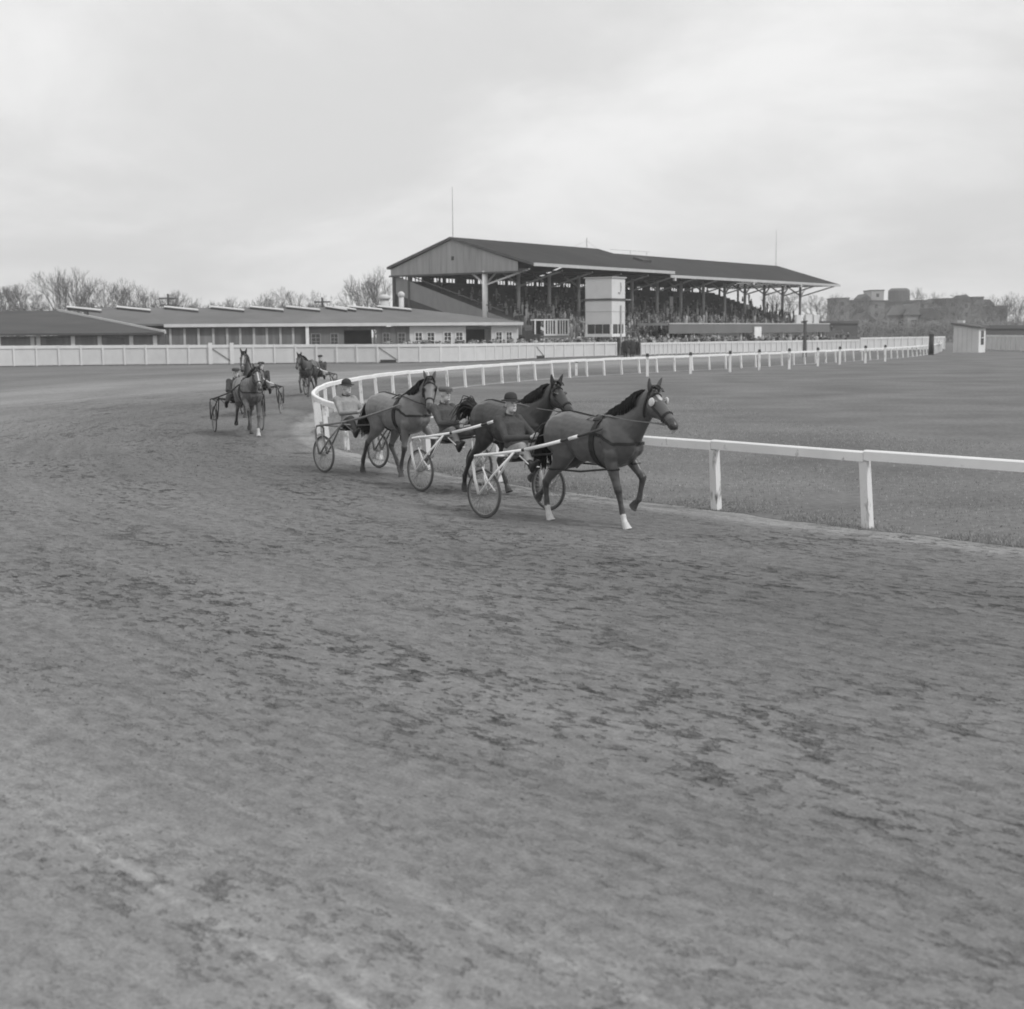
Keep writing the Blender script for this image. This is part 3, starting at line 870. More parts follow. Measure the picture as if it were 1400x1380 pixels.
# ------------------------------------------------------------------ glazed booth in the crowd
bp = GD(731, 470, 168)
B = tag(empty('glazed_booth', (bp.x, bp.y, 0), radians(12)), 'small white booth with barred windows among the standing crowd', 'booth')
z0, z1 = GD(755, 457, 168).z, GD(755, 438.5, 168).z
for (x0, x1) in ((0, .14), (1.12, 1.3), (2.45, 2.75), (3.95, 4.1)): MB().box(x0, x1, -.08, .1, z0, z1).build('post', M_WHITE, B)
MB().box(-.05, 4.15, -.1, 1.9, z1, z1 + .16).build('roof', M_WHITE, B)
MB().box(1.12, 4.1, -.12, .08, z0 - .18, z0 - .004).build('sill', M_WHITE, B)
for (a, b) in ((1.3, 2.45), (2.75, 3.95)):
    wnd = MB().box(a, b, .02, .06, z0, z1).build('window', M_GLASS, B)
    for q in range(1, 4): MB().box(a + (b - a) * q / 4 - .06, a + (b - a) * q / 4 + .06, -.05, .015, z0, z1).build('bar', M_WHITE, wnd)
MB().box(1.15, 4.05, .1, 1.8, 0, z0 - .185).build('base', M_GREY, B)
MB().box(.15, 1.1, 1.6, 1.7, z0, z1).build('back_board', M_DWALL, B)

# ------------------------------------------------------------------ betting hall with deep fascia
hp = GD(915, 450, 196)
H = tag(empty('betting_hall', (hp.x, hp.y, 0), GRZ), 'low white hall under a deep grey fascia before the grandstand end', 'building')
HL = 54.0; zf1 = GD(915, 442, 196).z; zf0 = GD(915, 456.5, 196).z
MB().box(0, HL, 0, .2, zf0, zf1).build('fascia', mat('hall_fascia', .17, .8, .3, .12), H)
MB().box(-.1, HL + .1, .2, 5, zf1 - .3, zf1 + .02).build('roof', M_GREY, H)
MB().box(-.08, HL + .08, -.06, -.004, zf1 - .14, zf1 + .02).build('eave_strip', M_FASC, H)
MB().box(12, HL - 1, 1.6, 1.8, 0, zf0 + .4).build('wall', M_WHITE, H)
for k in range(8):
    MB().box(.5 + k * 7.3, .75 + k * 7.3, .4, .65, 0, zf0).build('post', M_WHITE, H)
for k in range(9):
    wf = MB().box(14 + k * 4.2, 15.6 + k * 4.2, 1.54, 1.6, .9, 1.9).build('hatch', M_DIM, H)
# white notice board and pale crates on the roof
MB().box(25.5, 27.8, -.3, -.12, zf0 - .9, zf0 + .9).build('notice_board', M_WHITE, H)
for (u, s_) in ((48.5, 1.2), (51.5, 1.0), (44.5, .9)): MB().box(u - s_, u + s_, 1.2, 1.5, zf1 + .02, zf1 + 1.0 + s_ * .4).build('roof_crate', M_PALE, H)
# lamp post at the rail
lp = G(1100, 489)
LP = tag(empty('lamp_post', lp), 'tall grey post standing before the white hall', 'post')
MB().tube([(0, 0, 0), (0, 0, GD(1100, 440, lp.y).z)], [.20, .16], 10).build('shaft', M_DIM, LP)
MB().box(-.22, .22, -.22, .22, GD(1100, 440, lp.y).z, GD(1100, 440, lp.y).z + .1).build('cap', M_DIM, LP)

# ------------------------------------------------------------------ stable with pale roof
M_SROOF = mat('stable_roof', 0.16, 0.85, 0.5, 0.12, spec=0.2, scale2=.1, amt2=.15)
M_SWALL = mat('stable_boards', 0.16, 0.85, 2.0, 0.3, stretch=(1, 1, .1), spec=0.2)
a = GD(226, 449, 152); b = GD(707, 441.5, 164)
dv = Vector((b.x - a.x, b.y - a.y, 0)); SL = dv.length; srz = atan2(dv.y, dv.x)
ST = tag(empty('long_stable', (a.x, a.y, 0), srz), 'long low stable with pale roof and a row of roof lights', 'stable')
EZ = 3.66
RX = SL * (572 - 226) / (707 - 226)      # the ridge stops short: hipped end towards the grandstand
MB().poly_prism([(-7.5, -.6, EZ + .25), (SL + .5, -.6, EZ + .25), (RX, 9.5, 5.75), (-7.5, 9.5, 5.75)], (0, 0, -.2)).build('roof', M_SROOF, ST)
MB().poly_prism([(SL + .5, -.59, EZ + .24), (SL + .5, 18.4, EZ + .1), (RX + .01, 9.5, 5.74)], (0, 0, -.2)).build('hip_end', M_SROOF, ST)
MB().poly_prism([(-7.5, 9.52, 5.75), (-7.5, 19, 3.6), (-7.5, 19, 3.4), (-7.5, 9.52, 5.55)], (RX + 7.4, 0, 0)).build('rear_roof', M_SROOF, ST)
MB().box(-.2, SL + .5, -.75, -.61, EZ - .12, EZ + .22).build('fascia', M_PALE, ST)
lim = [(0, SL * .245, M_SWALL), (SL * .245, SL * .53, M_SWALL), (SL * .595, SL * .683, M_SWALL)]
def wall_seg(x0, x1, m, nm='wall'): return MB().box(x0, x1, 0, .2, 0, EZ - .2).build(nm, m, ST)
f = lambda px_: (px_ - 226) / (707 - 226) * SL
wall_seg(f(226), f(461), M_SWALL); wall_seg(f(506), f(552), M_SWALL)
wall_seg(f(552), f(632), M_PALE); wall_seg(f(669), f(707), M_PALE)
MB().box(SL + .0, SL + .2, .2, 18, 0, EZ - .2).build('end_wall', M_PALE, ST)
for (x0, x1) in ((f(461), f(506)), (f(632), f(669))):
    MB().box(x0, x1, 0, .2, EZ - .55, EZ - .2).build('door_head', M_SWALL, ST)
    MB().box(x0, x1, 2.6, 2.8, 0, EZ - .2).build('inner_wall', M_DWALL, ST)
def window(x0, x1, z0, z1, fm, bars=3):
    wd = MB().box(x0, x1, -.03, -.002, z0, z1).build('window', M_GLASS, ST)
    fr = MB(); t = .1
    fr.box(x0 - t, x0, -.08, -.004, z0 - t, z1 + t); fr.box(x1, x1 + t, -.08, -.004, z0 - t, z1 + t); fr.box(x0, x1, -.08, -.004, z1, z1 + t); fr.box(x0, x1, -.1, -.004, z0 - t, z0)
    fr.build('frame', fm, wd)
    mb = MB()
    for q in range(1, bars): mb.box(x0, x1, -.05, -.031, z0 + (z1 - z0) * q / bars - .025, z0 + (z1 - z0) * q / bars + .025)
    mb.box((x0 + x1) / 2 - .025, (x0 + x1) / 2 + .025, -.056, -.032, z0, z1)
    mb.build('glazing_bar', fm, wd)
for p0, p1 in ((560, 569), (577, 586.5), (601, 610.5), (618, 627), (676, 684), (691, 698.5)): window(f(p0), f(p1), 1.45, 2.75, M_WHITE)
for p0, p1 in ((417, 428), (443, 452), (515, 523), (536, 545)): window(f(p0), f(p1), 1.5, 2.7, M_SIDE)
for px_ in (232, 250, 268, 287, 305, 322, 340, 357, 375, 392): MB().box(f(px_) - .12, f(px_) + .12, -.1, -.004, 0, EZ - .25).build('stile', M_GREY if int(px_) % 3 == 0 else M_STEEL, ST)
for i, px_ in enumerate((240, 277, 314, 348, 384)): MB().box(f(px_) - .9, f(px_) + .9, -.06, -.004, .1, 2.6).build('stable_door', mat('stable_door', .22, .8, 2, .25, stretch=(1, 1, .15)) if i % 2 else M_SWALL, ST)
MB().box(f(410) - .17, f(410) + .17, -.6, -.3, 0, EZ + .1).build('post', M_WHITE, ST)
# roof lights on the ridge slope
for k, px_ in enumerate((108, 172, 235, 297, 351, 402, 449, 462, 491, 533)):
    q = px_
    c = f(px_ + 20)
    ln = 2.0 if 440 < px_ < 470 else 3.4
    rzf = lambda y: 3.95 + .186 * y
    ya, yb_ = 8.5, 6.2
    ve = MB().poly_prism([(c - ln / 2, ya, rzf(ya)), (c + ln / 2, yb_, rzf(yb_)), (c + ln / 2 + .1, yb_ + .7, rzf(yb_ + .7)), (c - ln / 2 + .1, ya + .7, rzf(ya + .7))], (0, 0, .26)).build('roof_light', M_DWALL, ST)
    MB().poly_prism([(c - ln / 2 - .05, ya - .04, rzf(ya) + .265), (c + ln / 2 + .05, yb_ - .04, rzf(yb_) + .265), (c + ln / 2 + .12, yb_ + .8, rzf(yb_ + .8) + .265), (c - ln / 2 + .05, ya + .8, rzf(ya + .8) + .265)], (0, 0, .06)).build('cover', M_PALE, ve)
# stove pipes on the stable roof
for px_, tp_, wd, D, yb in ((549, 400, .3, 168, 428), (526, 404, .55, 174, 428)):
    p = GD(px_, yb, D); zt_ = GD(px_, tp_, D).z
    loc = Matrix.Rotation(-srz, 3, 'Z') @ (Vector((p.x, p.y, 0)) - Vector((a.x, a.y, 0)))
    ch = MB().tube([(loc.x, loc.y, 4.2), (loc.x, loc.y, zt_ - .5)], wd, 10).build('stove_pipe', M_PALE, ST, smooth=True)
    MB().tube([(loc.x, loc.y, zt_ - .5), (loc.x, loc.y, zt_ - .1), (loc.x, loc.y, zt_ + .1)], [wd * 1.3, wd * 1.3, wd * .5], 10).build('cowl', M_PALE, ch, smooth=True)

# darker shed at the left
c1 = GD(228, 456, 146); r1 = GD(78, 425, 155)
SH = tag(empty('dark_shed', (c1.x, c1.y, 0)), 'dark roofed shed behind the fence beside the long stable', 'shed')
M_SHROOF = mat('shed_roof', 0.095, 0.9, 0.5, 0.2, spec=0.12, stretch=(.3, 1, 1))
ez, rz_ = 3.0, r1.z
dx, dy = r1.x - c1.x, r1.y - c1.y
L0 = -60
MB().poly_prism([(0, -.6, ez), (dx, dy, rz_), (L0, dy, rz_), (L0, -.6, ez)], (0, 0, -.22)).build('roof', M_SHROOF, SH)
MB().beam((.02, -.6, ez + .02), (dx, dy, rz_ + .05), .16, .30).build('verge_board', M_PALE, SH)
MB().poly_prism([(0, .1, 0), (dx, dy, 0), (dx, dy, rz_ - .3), (0, .1, ez - .3)], (-.15, 0, 0)).build('gable_wall', M_SWALL, SH)
MB().box(L0, -.2, 0, .2, 0, ez - .25).build('front_wall', M_SWALL, SH)
for k, x in enumerate((-1.2, -3.6, -6.8, -9.5, -13.0, -13.6, -17)): MB().box(x - .2, x + .2, -.08, -.004, 0, ez - .3).build('stile', (M_PALE, M_STEEL, M_GREY)[k % 3], SH)
for x in (-5.2, -11.3): MB().box(x - .9, x + .9, -.05, -.004, .2, ez - .5).build('door', M_DIM, SH)

# ------------------------------------------------------------------ white hut on the infield
hb = G(1303, 482.5)
D_ = hb.y
HT = tag(empty('white_hut', hb, radians(-36)), 'small white hut with sloping roof and one window on the infield', 'hut')
h1 = GD(1303, 444.5, D_).z; h2 = GD(1333, 449, D_).z
HWd, HDp = 2.9, 2.4
MB().poly_prism([(0, 0, 0), (HWd, 0, 0), (HWd, 0, h2), (0, 0, h1)], (0, .12, 0)).build('front_wall', M_PALE, HT)
MB().box(HWd - .12, HWd, .12, HDp, 0, h2).build('side_wall', M_WHITE, HT)
MB().box(0, .12, .12, HDp, 0, h1).build('side_wall', M_PALE, HT)
MB().poly_prism([(.12, HDp, 0), (HWd - .12, HDp, 0), (HWd - .12, HDp, h2), (.12, HDp, h1)], (0, -.12, 0)).build('back_wall', M_PALE, HT)
MB().poly_prism([(-.25, -.3, h1 + .04), (HWd + .3, -.3, h2 - .02), (HWd + .3, -.3, h2 + .16), (-.25, -.3, h1 + .22)], (0, HDp + .6, 0)).build('roof', M_DIM, HT)
wd = MB().box(HWd + .004, HWd + .03, .75, 1.75, .9, 2.5).build('window', M_GLASS, HT)
MB().box(HWd + .031, HWd + .05, .75, 1.75, 1.65, 1.73).build('glazing_bar', M_WHITE, wd)
MB().box(.2, .9, .5, 1.2, h1 + .22, h1 + .5).build('roof_hatch', M_PALE, HT)
for k, x in enumerate((.5, 1.0, 1.55, 2.1)): MB().box(x, x + .04, -.02, -.004, .1, h2 - .05).build('batten', M_GREY, HT)
bp_ = G(1273, 485.5)
BPo = tag(empty('black_post', bp_), 'thick black post on the grass left of the white hut', 'post')
ztop = GD(1273, 458, bp_.y).z
MB().tube([(0, 0, -.1), (0, 0, ztop)], [.28, .25], 10).build('shaft', M_CAP, BPo, smooth=True)
MB().tube([(0, 0, ztop), (0, 0, ztop + .12)], [.31, .2], 10).build('cap', M_CAP, BPo)
bo = G(1301, 482, 0); 

# ------------------------------------------------------------------ far town and trees
M_TOWN = mat('town_brick', 0.24, .9, .1, .25, spec=.1)
M_TOWN2 = mat('town_pale', 0.42, .9, .1, .15, spec=.1)
M_TOWN3 = mat('town_dark', 0.15, .9, .1, .2, spec=.1)
def building(name, x0, x1, ytop, D, m, label, roof=None, wins=0, depth=14, roofm=None):
    p0 = GD(x0, 470, D); p1 = GD(x1, 470, D); zt_ = GD((x0 + x1) / 2, ytop, D).z
    e = tag(empty(name, ((p0.x + p1.x) / 2, D, 0)), label, 'building', 'far town buildings')
    hw = (p1.x - p0.x) / 2
    MB().box(-hw, hw, 0, depth, 0, zt_).build('wall', m, e)
    if roof:
        MB().poly_prism([(-hw - .3, -.4, zt_), (hw + .3, -.4, zt_), (0, -.4, zt_ + roof)], (0, depth, 0)).build('roof', roofm or M_TOWN3, e)
    else:
        MB().box(-hw - .2, hw + .2, -.2, depth + .2, zt_, zt_ + .5).build('parapet', M_TOWN3, e)
    nx = max(1, int(hw * 2 / 4.5))
    for r in range(wins):
        for k in range(nx):
            x = -hw + (k + .5) * hw * 2 / nx; z = zt_ - 2.6 - r * 3.3
            if z < 1: continue
            MB().box(x - .6, x + .6, -.05, -.004, z, z + 1.5).build('window', M_GLASS, e)
    return e
building('town_block', 1190, 1207, 398, 620, M_TOWN2, 'pale square tower block on the skyline', wins=3)
e = building('gas_holder', 1217, 1246, 398, 640, M_TOWN3, 'squat dark gas holder on the skyline', depth=10)
rg = (GD(1246, 470, 640).x - GD(1217, 470, 640).x) / 2
e.children[0].data = MB().tube([(0, 5, 0), (0, 5, GD(1231, 397, 640).z)], rg, 20).mesh('wall', M_TOWN3)
e.children[1].data = MB().tube([(0, 5, GD(1231, 397, 640).z), (0, 5, GD(1231, 394, 640).z)], [rg, rg * .75], 20).mesh('roof', M_TOWN3)
for x0, x1, yt, D, m_, lb, rf in (
        (1141, 1160, 409, 560, M_TOWN, 'low dark block right beside the grandstand roof corner', 0), (1160, 1176, 412, 580, M_TOWN3, 'lower flat block second from the grandstand', 0),
        (1177, 1189, 408.5, 600, M_TOWN, 'small block left of the pale tower', 2.0), (1189, 1222, 412.5, 560, M_TOWN, 'long low block under the pale tower', 0),
        (1222, 1250, 414, 540, M_TOWN3, 'dark low block under the gas holder', 0), (1250, 1272, 412, 570, M_TOWN, 'plain block just right of the gas holder', 0),
        (1272, 1290, 415, 560, M_TOWN2, 'low paler block in a dip of the skyline', 2.0), (1291, 1312, 409.5, 540, M_TOWN3, 'dark block with higher top above the white hut', 0),
        (1312, 1327, 412, 560, M_TOWN, 'block between two higher dark blocks above the hut', 2.5), (1328, 1343, 407.5, 560, M_TOWN3, 'narrow dark block at the right end of the skyline row', 0),
        (1343, 1358, 417, 520, M_TOWN, 'low block after the last high one of the skyline', 2.0), (1358, 1376, 420, 500, M_TOWN3, 'lowest dark block at the right edge of the town', 0)):
    building('town_block', x0, x1, yt, D, m_, lb, roof=rf or None, wins=2)
building('gabled_house', 1226, 1239, 431, 330, M_TOWN, 'left of two gabled houses below the gas holder', roof=2.2, wins=1, roofm=M_TOWN, depth=9)
building('gabled_house', 1240.5, 1256, 431, 326, M_TOWN2, 'right of two gabled houses below the gas holder', roof=2.6, wins=1, roofm=M_TOWN, depth=9)
building('terrace_house', 1172, 1196, 439, 322, M_TOWN, 'low dark house just right of the long dark shed', roof=1.8, wins=1, roofm=M_TOWN3, depth=9)
building('terrace_house', 1262, 1284, 436, 322, M_TOWN, 'low dark house right of the two gabled houses', roof=2.4, wins=1, roofm=M_TOWN3, depth=9)
building('long_shed', 1110, 1172, 443, 270, M_TOWN3, 'long dark shed beyond the end of the hall', wins=0, depth=8)
building('long_shed', 1338, 1430, 449.5, 215, M_TOWN3, 'dark flat shed behind the pale end fence', wins=0, depth=6)

# bare trees
M_BARK = mat('bark', 0.16, .95, 2.0, .3, spec=.1)
def tree_meshes(seed, H, spread, levels=6):
    rnd = random.Random(seed)
    tr = MB(); cv = []; cf = []
    def twig(a, b, r0, r1):
        d = (b - a)
        u, v = frame_of(d)
        base = len(cv)
        for p, r in ((a, r0), (b, r1)):
            for j in range(3):
                an = 2 * pi * j / 3
                cv.append(tuple(p + (u * cos(an) + v * sin(an)) * r))
        for j in range(3):
            j2 = (j + 1) % 3
            cf.append((base + j, base + j2, base + 3 + j2, base + 3 + j))
    pts = [Vector((0, 0, -.2))]; d = Vector((rnd.uniform(-.08, .08), rnd.uniform(-.08, .08), 1))
    th = H * rnd.uniform(.22, .32)
    for k in range(4):
        pts.append(pts[-1] + d * th / 4 + Vector((rnd.uniform(-.08, .08), rnd.uniform(-.08, .08), 0)))
    r0 = H * .022
    tr.tube(pts, [r0 * 1.4, r0 * 1.1, r0, r0 * .92, r0 * .85], 8)
    def grow(p, d, ln, r, lv):
        q = p.copy(); dd = d.copy()
        for k in range(2):
            dd = (dd + Vector((rnd.gauss(0, .16), rnd.gauss(0, .16), rnd.gauss(.05, .10)))).normalized()
            n_ = q + dd * ln / 2
            twig(q, n_, max(r * (1 - .2 * k), .012), max(r * (.8 - .2 * k), .010))
            q = n_
        if lv <= 0: return
        nb = rnd.choice([2, 3, 3]) if lv > 1 else 3
        for _ in range(nb):
            ax = Vector((rnd.gauss(0, 1), rnd.gauss(0, 1), rnd.gauss(0, 1))).normalized()
            nd = (Matrix.Rotation(rnd.uniform(.3, .75), 3, ax) @ dd)
            nd = (nd + Vector((0, 0, .12))).normalized()
            grow(q, nd, ln * rnd.uniform(.62, .85), r * .62, lv - 1)
        if lv < levels - 1 and rnd.random() < .7:
            ax = Vector((rnd.gauss(0, 1), rnd.gauss(0, 1), rnd.gauss(0, 1))).normalized()
            grow(p + (q - p) * .5, (Matrix.Rotation(rnd.uniform(.6, 1.1), 3, ax) @ dd), ln * .6, r * .5, lv - 2 if lv > 1 else 0)
    top = pts[-1]
    for k in range(5):
        a = 2 * pi * k / 5 + rnd.uniform(-.4, .4)
        dd = Vector((cos(a) * spread, sin(a) * spread, rnd.uniform(.7, 1.2))).normalized()
        grow(top - Vector((0, 0, rnd.uniform(0, th * .25))), dd, H * .235, r0 * .42, levels - 1)
    tm = tr.mesh('trunk', M_BARK, True)
    cm = bpy.data.meshes.new('crown'); cm.from_pydata(cv, [], cf); cm.materials.append(M_BARK)
    zmax = max(v[2] for v in cv)
    return tm, cm, zmax
TREES = [tree_meshes(s_, 12, sp_) for s_, sp_ in ((1, .8), (2, .6), (3, 1.0), (4, .75))]
def tree(px_, ytop, D, kind, label, wide=1.0, rz=0.0, group='bare trees behind the buildings'):
    p = GD(px_, 470, D); zt_ = GD(px_, ytop, D).z
    e = tag(empty('bare_tree', (p.x, D, 0), rz), label, 'tree', group)
    tm, cm, zm_ = TREES[kind]
    s_ = zt_ / zm_
    for nm, me in (('trunk', tm), ('crown', cm)):
        o = link_mesh(nm, me, e)
    e.scale = (s_ * wide, s_ * wide, s_)
    return e
TL_ = [(-5, 388, 225, 1, 'bare tree at the far left edge of the picture', 1.1), (28, 381, 215, 0, 'bare tree over the dark shed, second from the left edge', 1.0), (52, 388, 230, 3, 'bushy bare tree between the shed ridge and the tallest left tree', 1.0),
       (92, 364, 220, 1, 'tall bare tree, left stem of the highest clump over the stable', .8), (118, 366, 230, 2, 'wide bare tree in the middle of the highest clump', .9), (146, 378, 225, 3, 'bare tree on the right flank of the highest clump', .9),
       (182, 386, 235, 0, 'bare tree left of the first utility pole', .9), (208, 388, 230, 2, 'thick bare tree right behind the first utility pole', .9), (243, 396, 260, 1, 'small bare tree just right of the first utility pole', 1.0),
       (285, 412, 280, 3, 'low bare tree on the open skyline between the poles', 1.5), (345, 398, 250, 2, 'spreading bare tree over the middle roof lights', 1.0), (378, 402, 255, 0, 'bare tree between two spreading trees over the stable', .9), (412, 391, 245, 3, 'bare tree left of the second utility pole', 1.0),
       (465, 410, 270, 1, 'low bare tree right of the second utility pole', 1.4), (513, 364, 215, 2, 'large bare tree against the end of the grandstand', .62), (498, 378, 220, 0, 'bare tree on the left side of the grandstand tree', .7), (530, 372, 222, 3, 'bare tree half hidden by the grandstand corner', .8),
       (1258, 391, 560, 1, 'far bare tree right of the gas holder', .9), (1300, 398, 420, 0, 'bare tree among the far dark blocks above the hut', 1.2), (1366, 398, 330, 3, 'bare tree standing by the right edge above the end fence', .8), (1383, 404, 340, 2, 'rightmost bare tree of the far town', .9),
       (1150, 400, 400, 2, 'bare tree seen beside the grandstand roof corner', 1.2), (1122, 400, 380, 0, 'bare tree seen through the open end of the grandstand', 1.2), (1070, 396, 390, 1, 'bare tree glimpsed under the far grandstand roof', 1.2)]
for i, (x, y, D, k, lb, wdt) in enumerate(TL_):
    tree(x, y, D, k, lb, wdt, rz=i * 1.3)
# scrub and hedge masses that read as one
def scrub(name, x0, x1, ytop, D, n, label, seed, var=6, base_y=None, tone=.09):
    rnd = random.Random(seed); vs = []; fs = []
    for _ in range(n):
        px_ = rnd.uniform(x0, x1)
        zt_ = GD(px_, ytop + var * (noise.noise(Vector((px_ * .06, seed, 0)))) , D).z
        c = GD(px_, 470, D + rnd.uniform(-6, 6)); h = zt_ * rnd.uniform(.0, 1) ** .7
        a = rnd.uniform(0, 6.28); e_ = rnd.uniform(-.6, 1.4); s_ = rnd.uniform(.5, 1.6); r = rnd.uniform(.03, .09)
        d = Vector((cos(a) * cos(e_), sin(a) * cos(e_), sin(e_))) * s_
        u, v = frame_of(d); b = len(vs)
        q = Vector((c.x, c.y, max(h - s_ * .3, 0)))
        vs.extend([tuple(q + u * r), tuple(q - u * r), tuple(q + d + v * r * .3), tuple(q + v * r)])
        fs.extend([(b, b + 1, b + 2), (b + 1, b + 3, b + 2), (b + 3, b, b + 2)])
    me = bpy.data.meshes.new(name); me.from_pydata(vs, [], fs); me.materials.append(mat('scrub_%s' % seed, tone, .95, .5, .3, spec=.1))
    tag(link_mesh(name, me), label, 'scrub', kind='stuff')
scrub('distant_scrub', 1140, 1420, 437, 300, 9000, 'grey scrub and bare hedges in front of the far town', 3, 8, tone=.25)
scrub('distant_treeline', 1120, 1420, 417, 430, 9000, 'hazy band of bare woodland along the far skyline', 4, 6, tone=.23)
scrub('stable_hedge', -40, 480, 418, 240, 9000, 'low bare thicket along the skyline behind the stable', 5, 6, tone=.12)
# utility poles
for px_, yt, D, lb in ((232, 402, 190, 'utility pole with two crossarms among the left trees'), (442, 407, 195, 'utility pole with crossarms above the middle of the stable roof')):
    p = GD(px_, 470, D); zt_ = GD(px_, yt, D).z
    e = tag(empty('utility_pole', (p.x, D, 0)), lb, 'pole')
    MB().tube([(0, 0, 0), (0, 0, zt_)], [.2, .14], 8).build('shaft', M_DIM, e)
    for q in range(2): MB().box(-1.1, 1.1, -.26, -.13, zt_ - .7 - q * .9, zt_ - .5 - q * .9).build('crossarm', M_DIM, e)

# ------------------------------------------------------------------ horses
M_COAT = mat_attr('horse_coat', 0.38, 0.5, 4, 0.30, 0.8, 6.5)
M_COAT.node_tree.nodes['Principled BSDF'].inputs['Coat Weight'].default_value = 0.25
M_COAT.node_tree.nodes['Principled BSDF'].inputs['Coat Roughness'].default_value = 0.35
for _n in M_COAT.node_tree.nodes:
    if _n.type == 'BUMP': _n.inputs['Distance'].default_value = 0.03
M_HAIR = mat('horse_hair', 0.025, 0.6, 20, 0.3, spec=.3)
M_HAIR2 = mat('horse_hair_brown', 0.07, 0.6, 20, 0.3, spec=.3)
M_LEATHER = mat('harness_leather', 0.025, 0.5, 20, 0.3, spec=.4)
M_PALELEATHER = mat('rein_leather', 0.22, 0.6, 20, 0.2)
M_FLEECE = mat('white_fleece', 0.8, 0.9, 40, 0.15, bump=.5, bscale=120)
M_HOOF = mat('hoof_horn', 0.07, 0.6, 20, 0.3)
M_HOOFP = mat('hoof_pale', 0.6, 0.7, 20, 0.15)
M_EYE = mat('eye', 0.01, 0.15, 5, 0.1, spec=.6)

def limb_secs(pts, n_sub=3):
    """pts: (x,y,z,ra,rb) -> loft sections; ra in the fore-aft plane, rb sideways"""
    P = [Vector(p[:3]) for p in pts]
    out_ = []
    k = len(P)
    for i in range(k):
        t = (P[min(i + 1, k - 1)] - P[max(i - 1, 0)]).normalized()
        V = Vector((0, 1, 0)); V = (V - t * V.dot(t)).normalized()
        U = V.cross(t).normalized()
        out_.append((P[i], U, V, pts[i][3], pts[i][4]))
    return out_
def lerp(a, b, t): return a + (b - a) * t
def joint_path(j, side, ys):
    return [(x, side * y, z) for (x, z), y in zip(j, ys)]

POSES = {
 'lead': dict(FR=[(.47, .93), (.60, .50), (.66, .20), (.72, .0)], FL=[(.50, .94), (.76, .66), (.71, .37), (.60, .27)],
              HR=[(-.32, .92), (-.74, .53), (-.72, .21), (-.67, .0)], HL=[(-.36, .90), (-.84, .66), (-1.04, .37), (-1.16, .26)], poll=(1.05, 0, 1.76), hd=(.74, -.16, -.64)),
 'second': dict(FR=[(.48, .94), (.82, .72), (.76, .42), (.63, .34)], FL=[(.46, .93), (.50, .50), (.50, .20), (.55, .0)],
              HR=[(-.36, .89), (-.78, .57), (-.95, .26), (-.98, .02)], HL=[(-.2, .91), (-.40, .52), (-.24, .22), (-.16, .03)], poll=(1.08, 0, 1.72), hd=(.76, -.14, -.62)),
 'third': dict(FR=[(.44, .93), (.38, .51), (.26, .23), (.22, .0)], FL=[(.52, .94), (.84, .70), (.80, .40), (.66, .30)],
              HR=[(-.36, .88), (-.76, .58), (-.92, .26), (-.97, .02)], HL=[(-.2, .91), (-.42, .52), (-.22, .24), (-.12, .05)], poll=(1.03, -.06, 1.71), hd=(.50, -.42, -.74)),
 'fourth': dict(FR=[(.50, .94), (.82, .66), (.80, .34), (.70, .22)], FL=[(.46, .93), (.54, .50), (.56, .20), (.61, .0)],
              HR=[(-.34, .88), (-.78, .62), (-1.0, .36), (-1.1, .24)], HL=[(-.22, .92), (-.5, .53), (-.40, .21), (-.33, .0)], poll=(1.20, 0, 1.66), hd=(.70, 0, -.72)),
 'fifth': dict(FR=[(.46, .93), (.54, .50), (.56, .20), (.61, .0)], FL=[(.50, .94), (.82, .70), (.76, .40), (.64, .30)],
              HR=[(-.22, .92), (-.5, .53), (-.40, .21), (-.33, .0)], HL=[(-.34, .88), (-.78, .62), (-1.0, .36), (-1.1, .24)], poll=(1.06, 0, 1.96), hd=(.60, 0, -.80)),
}
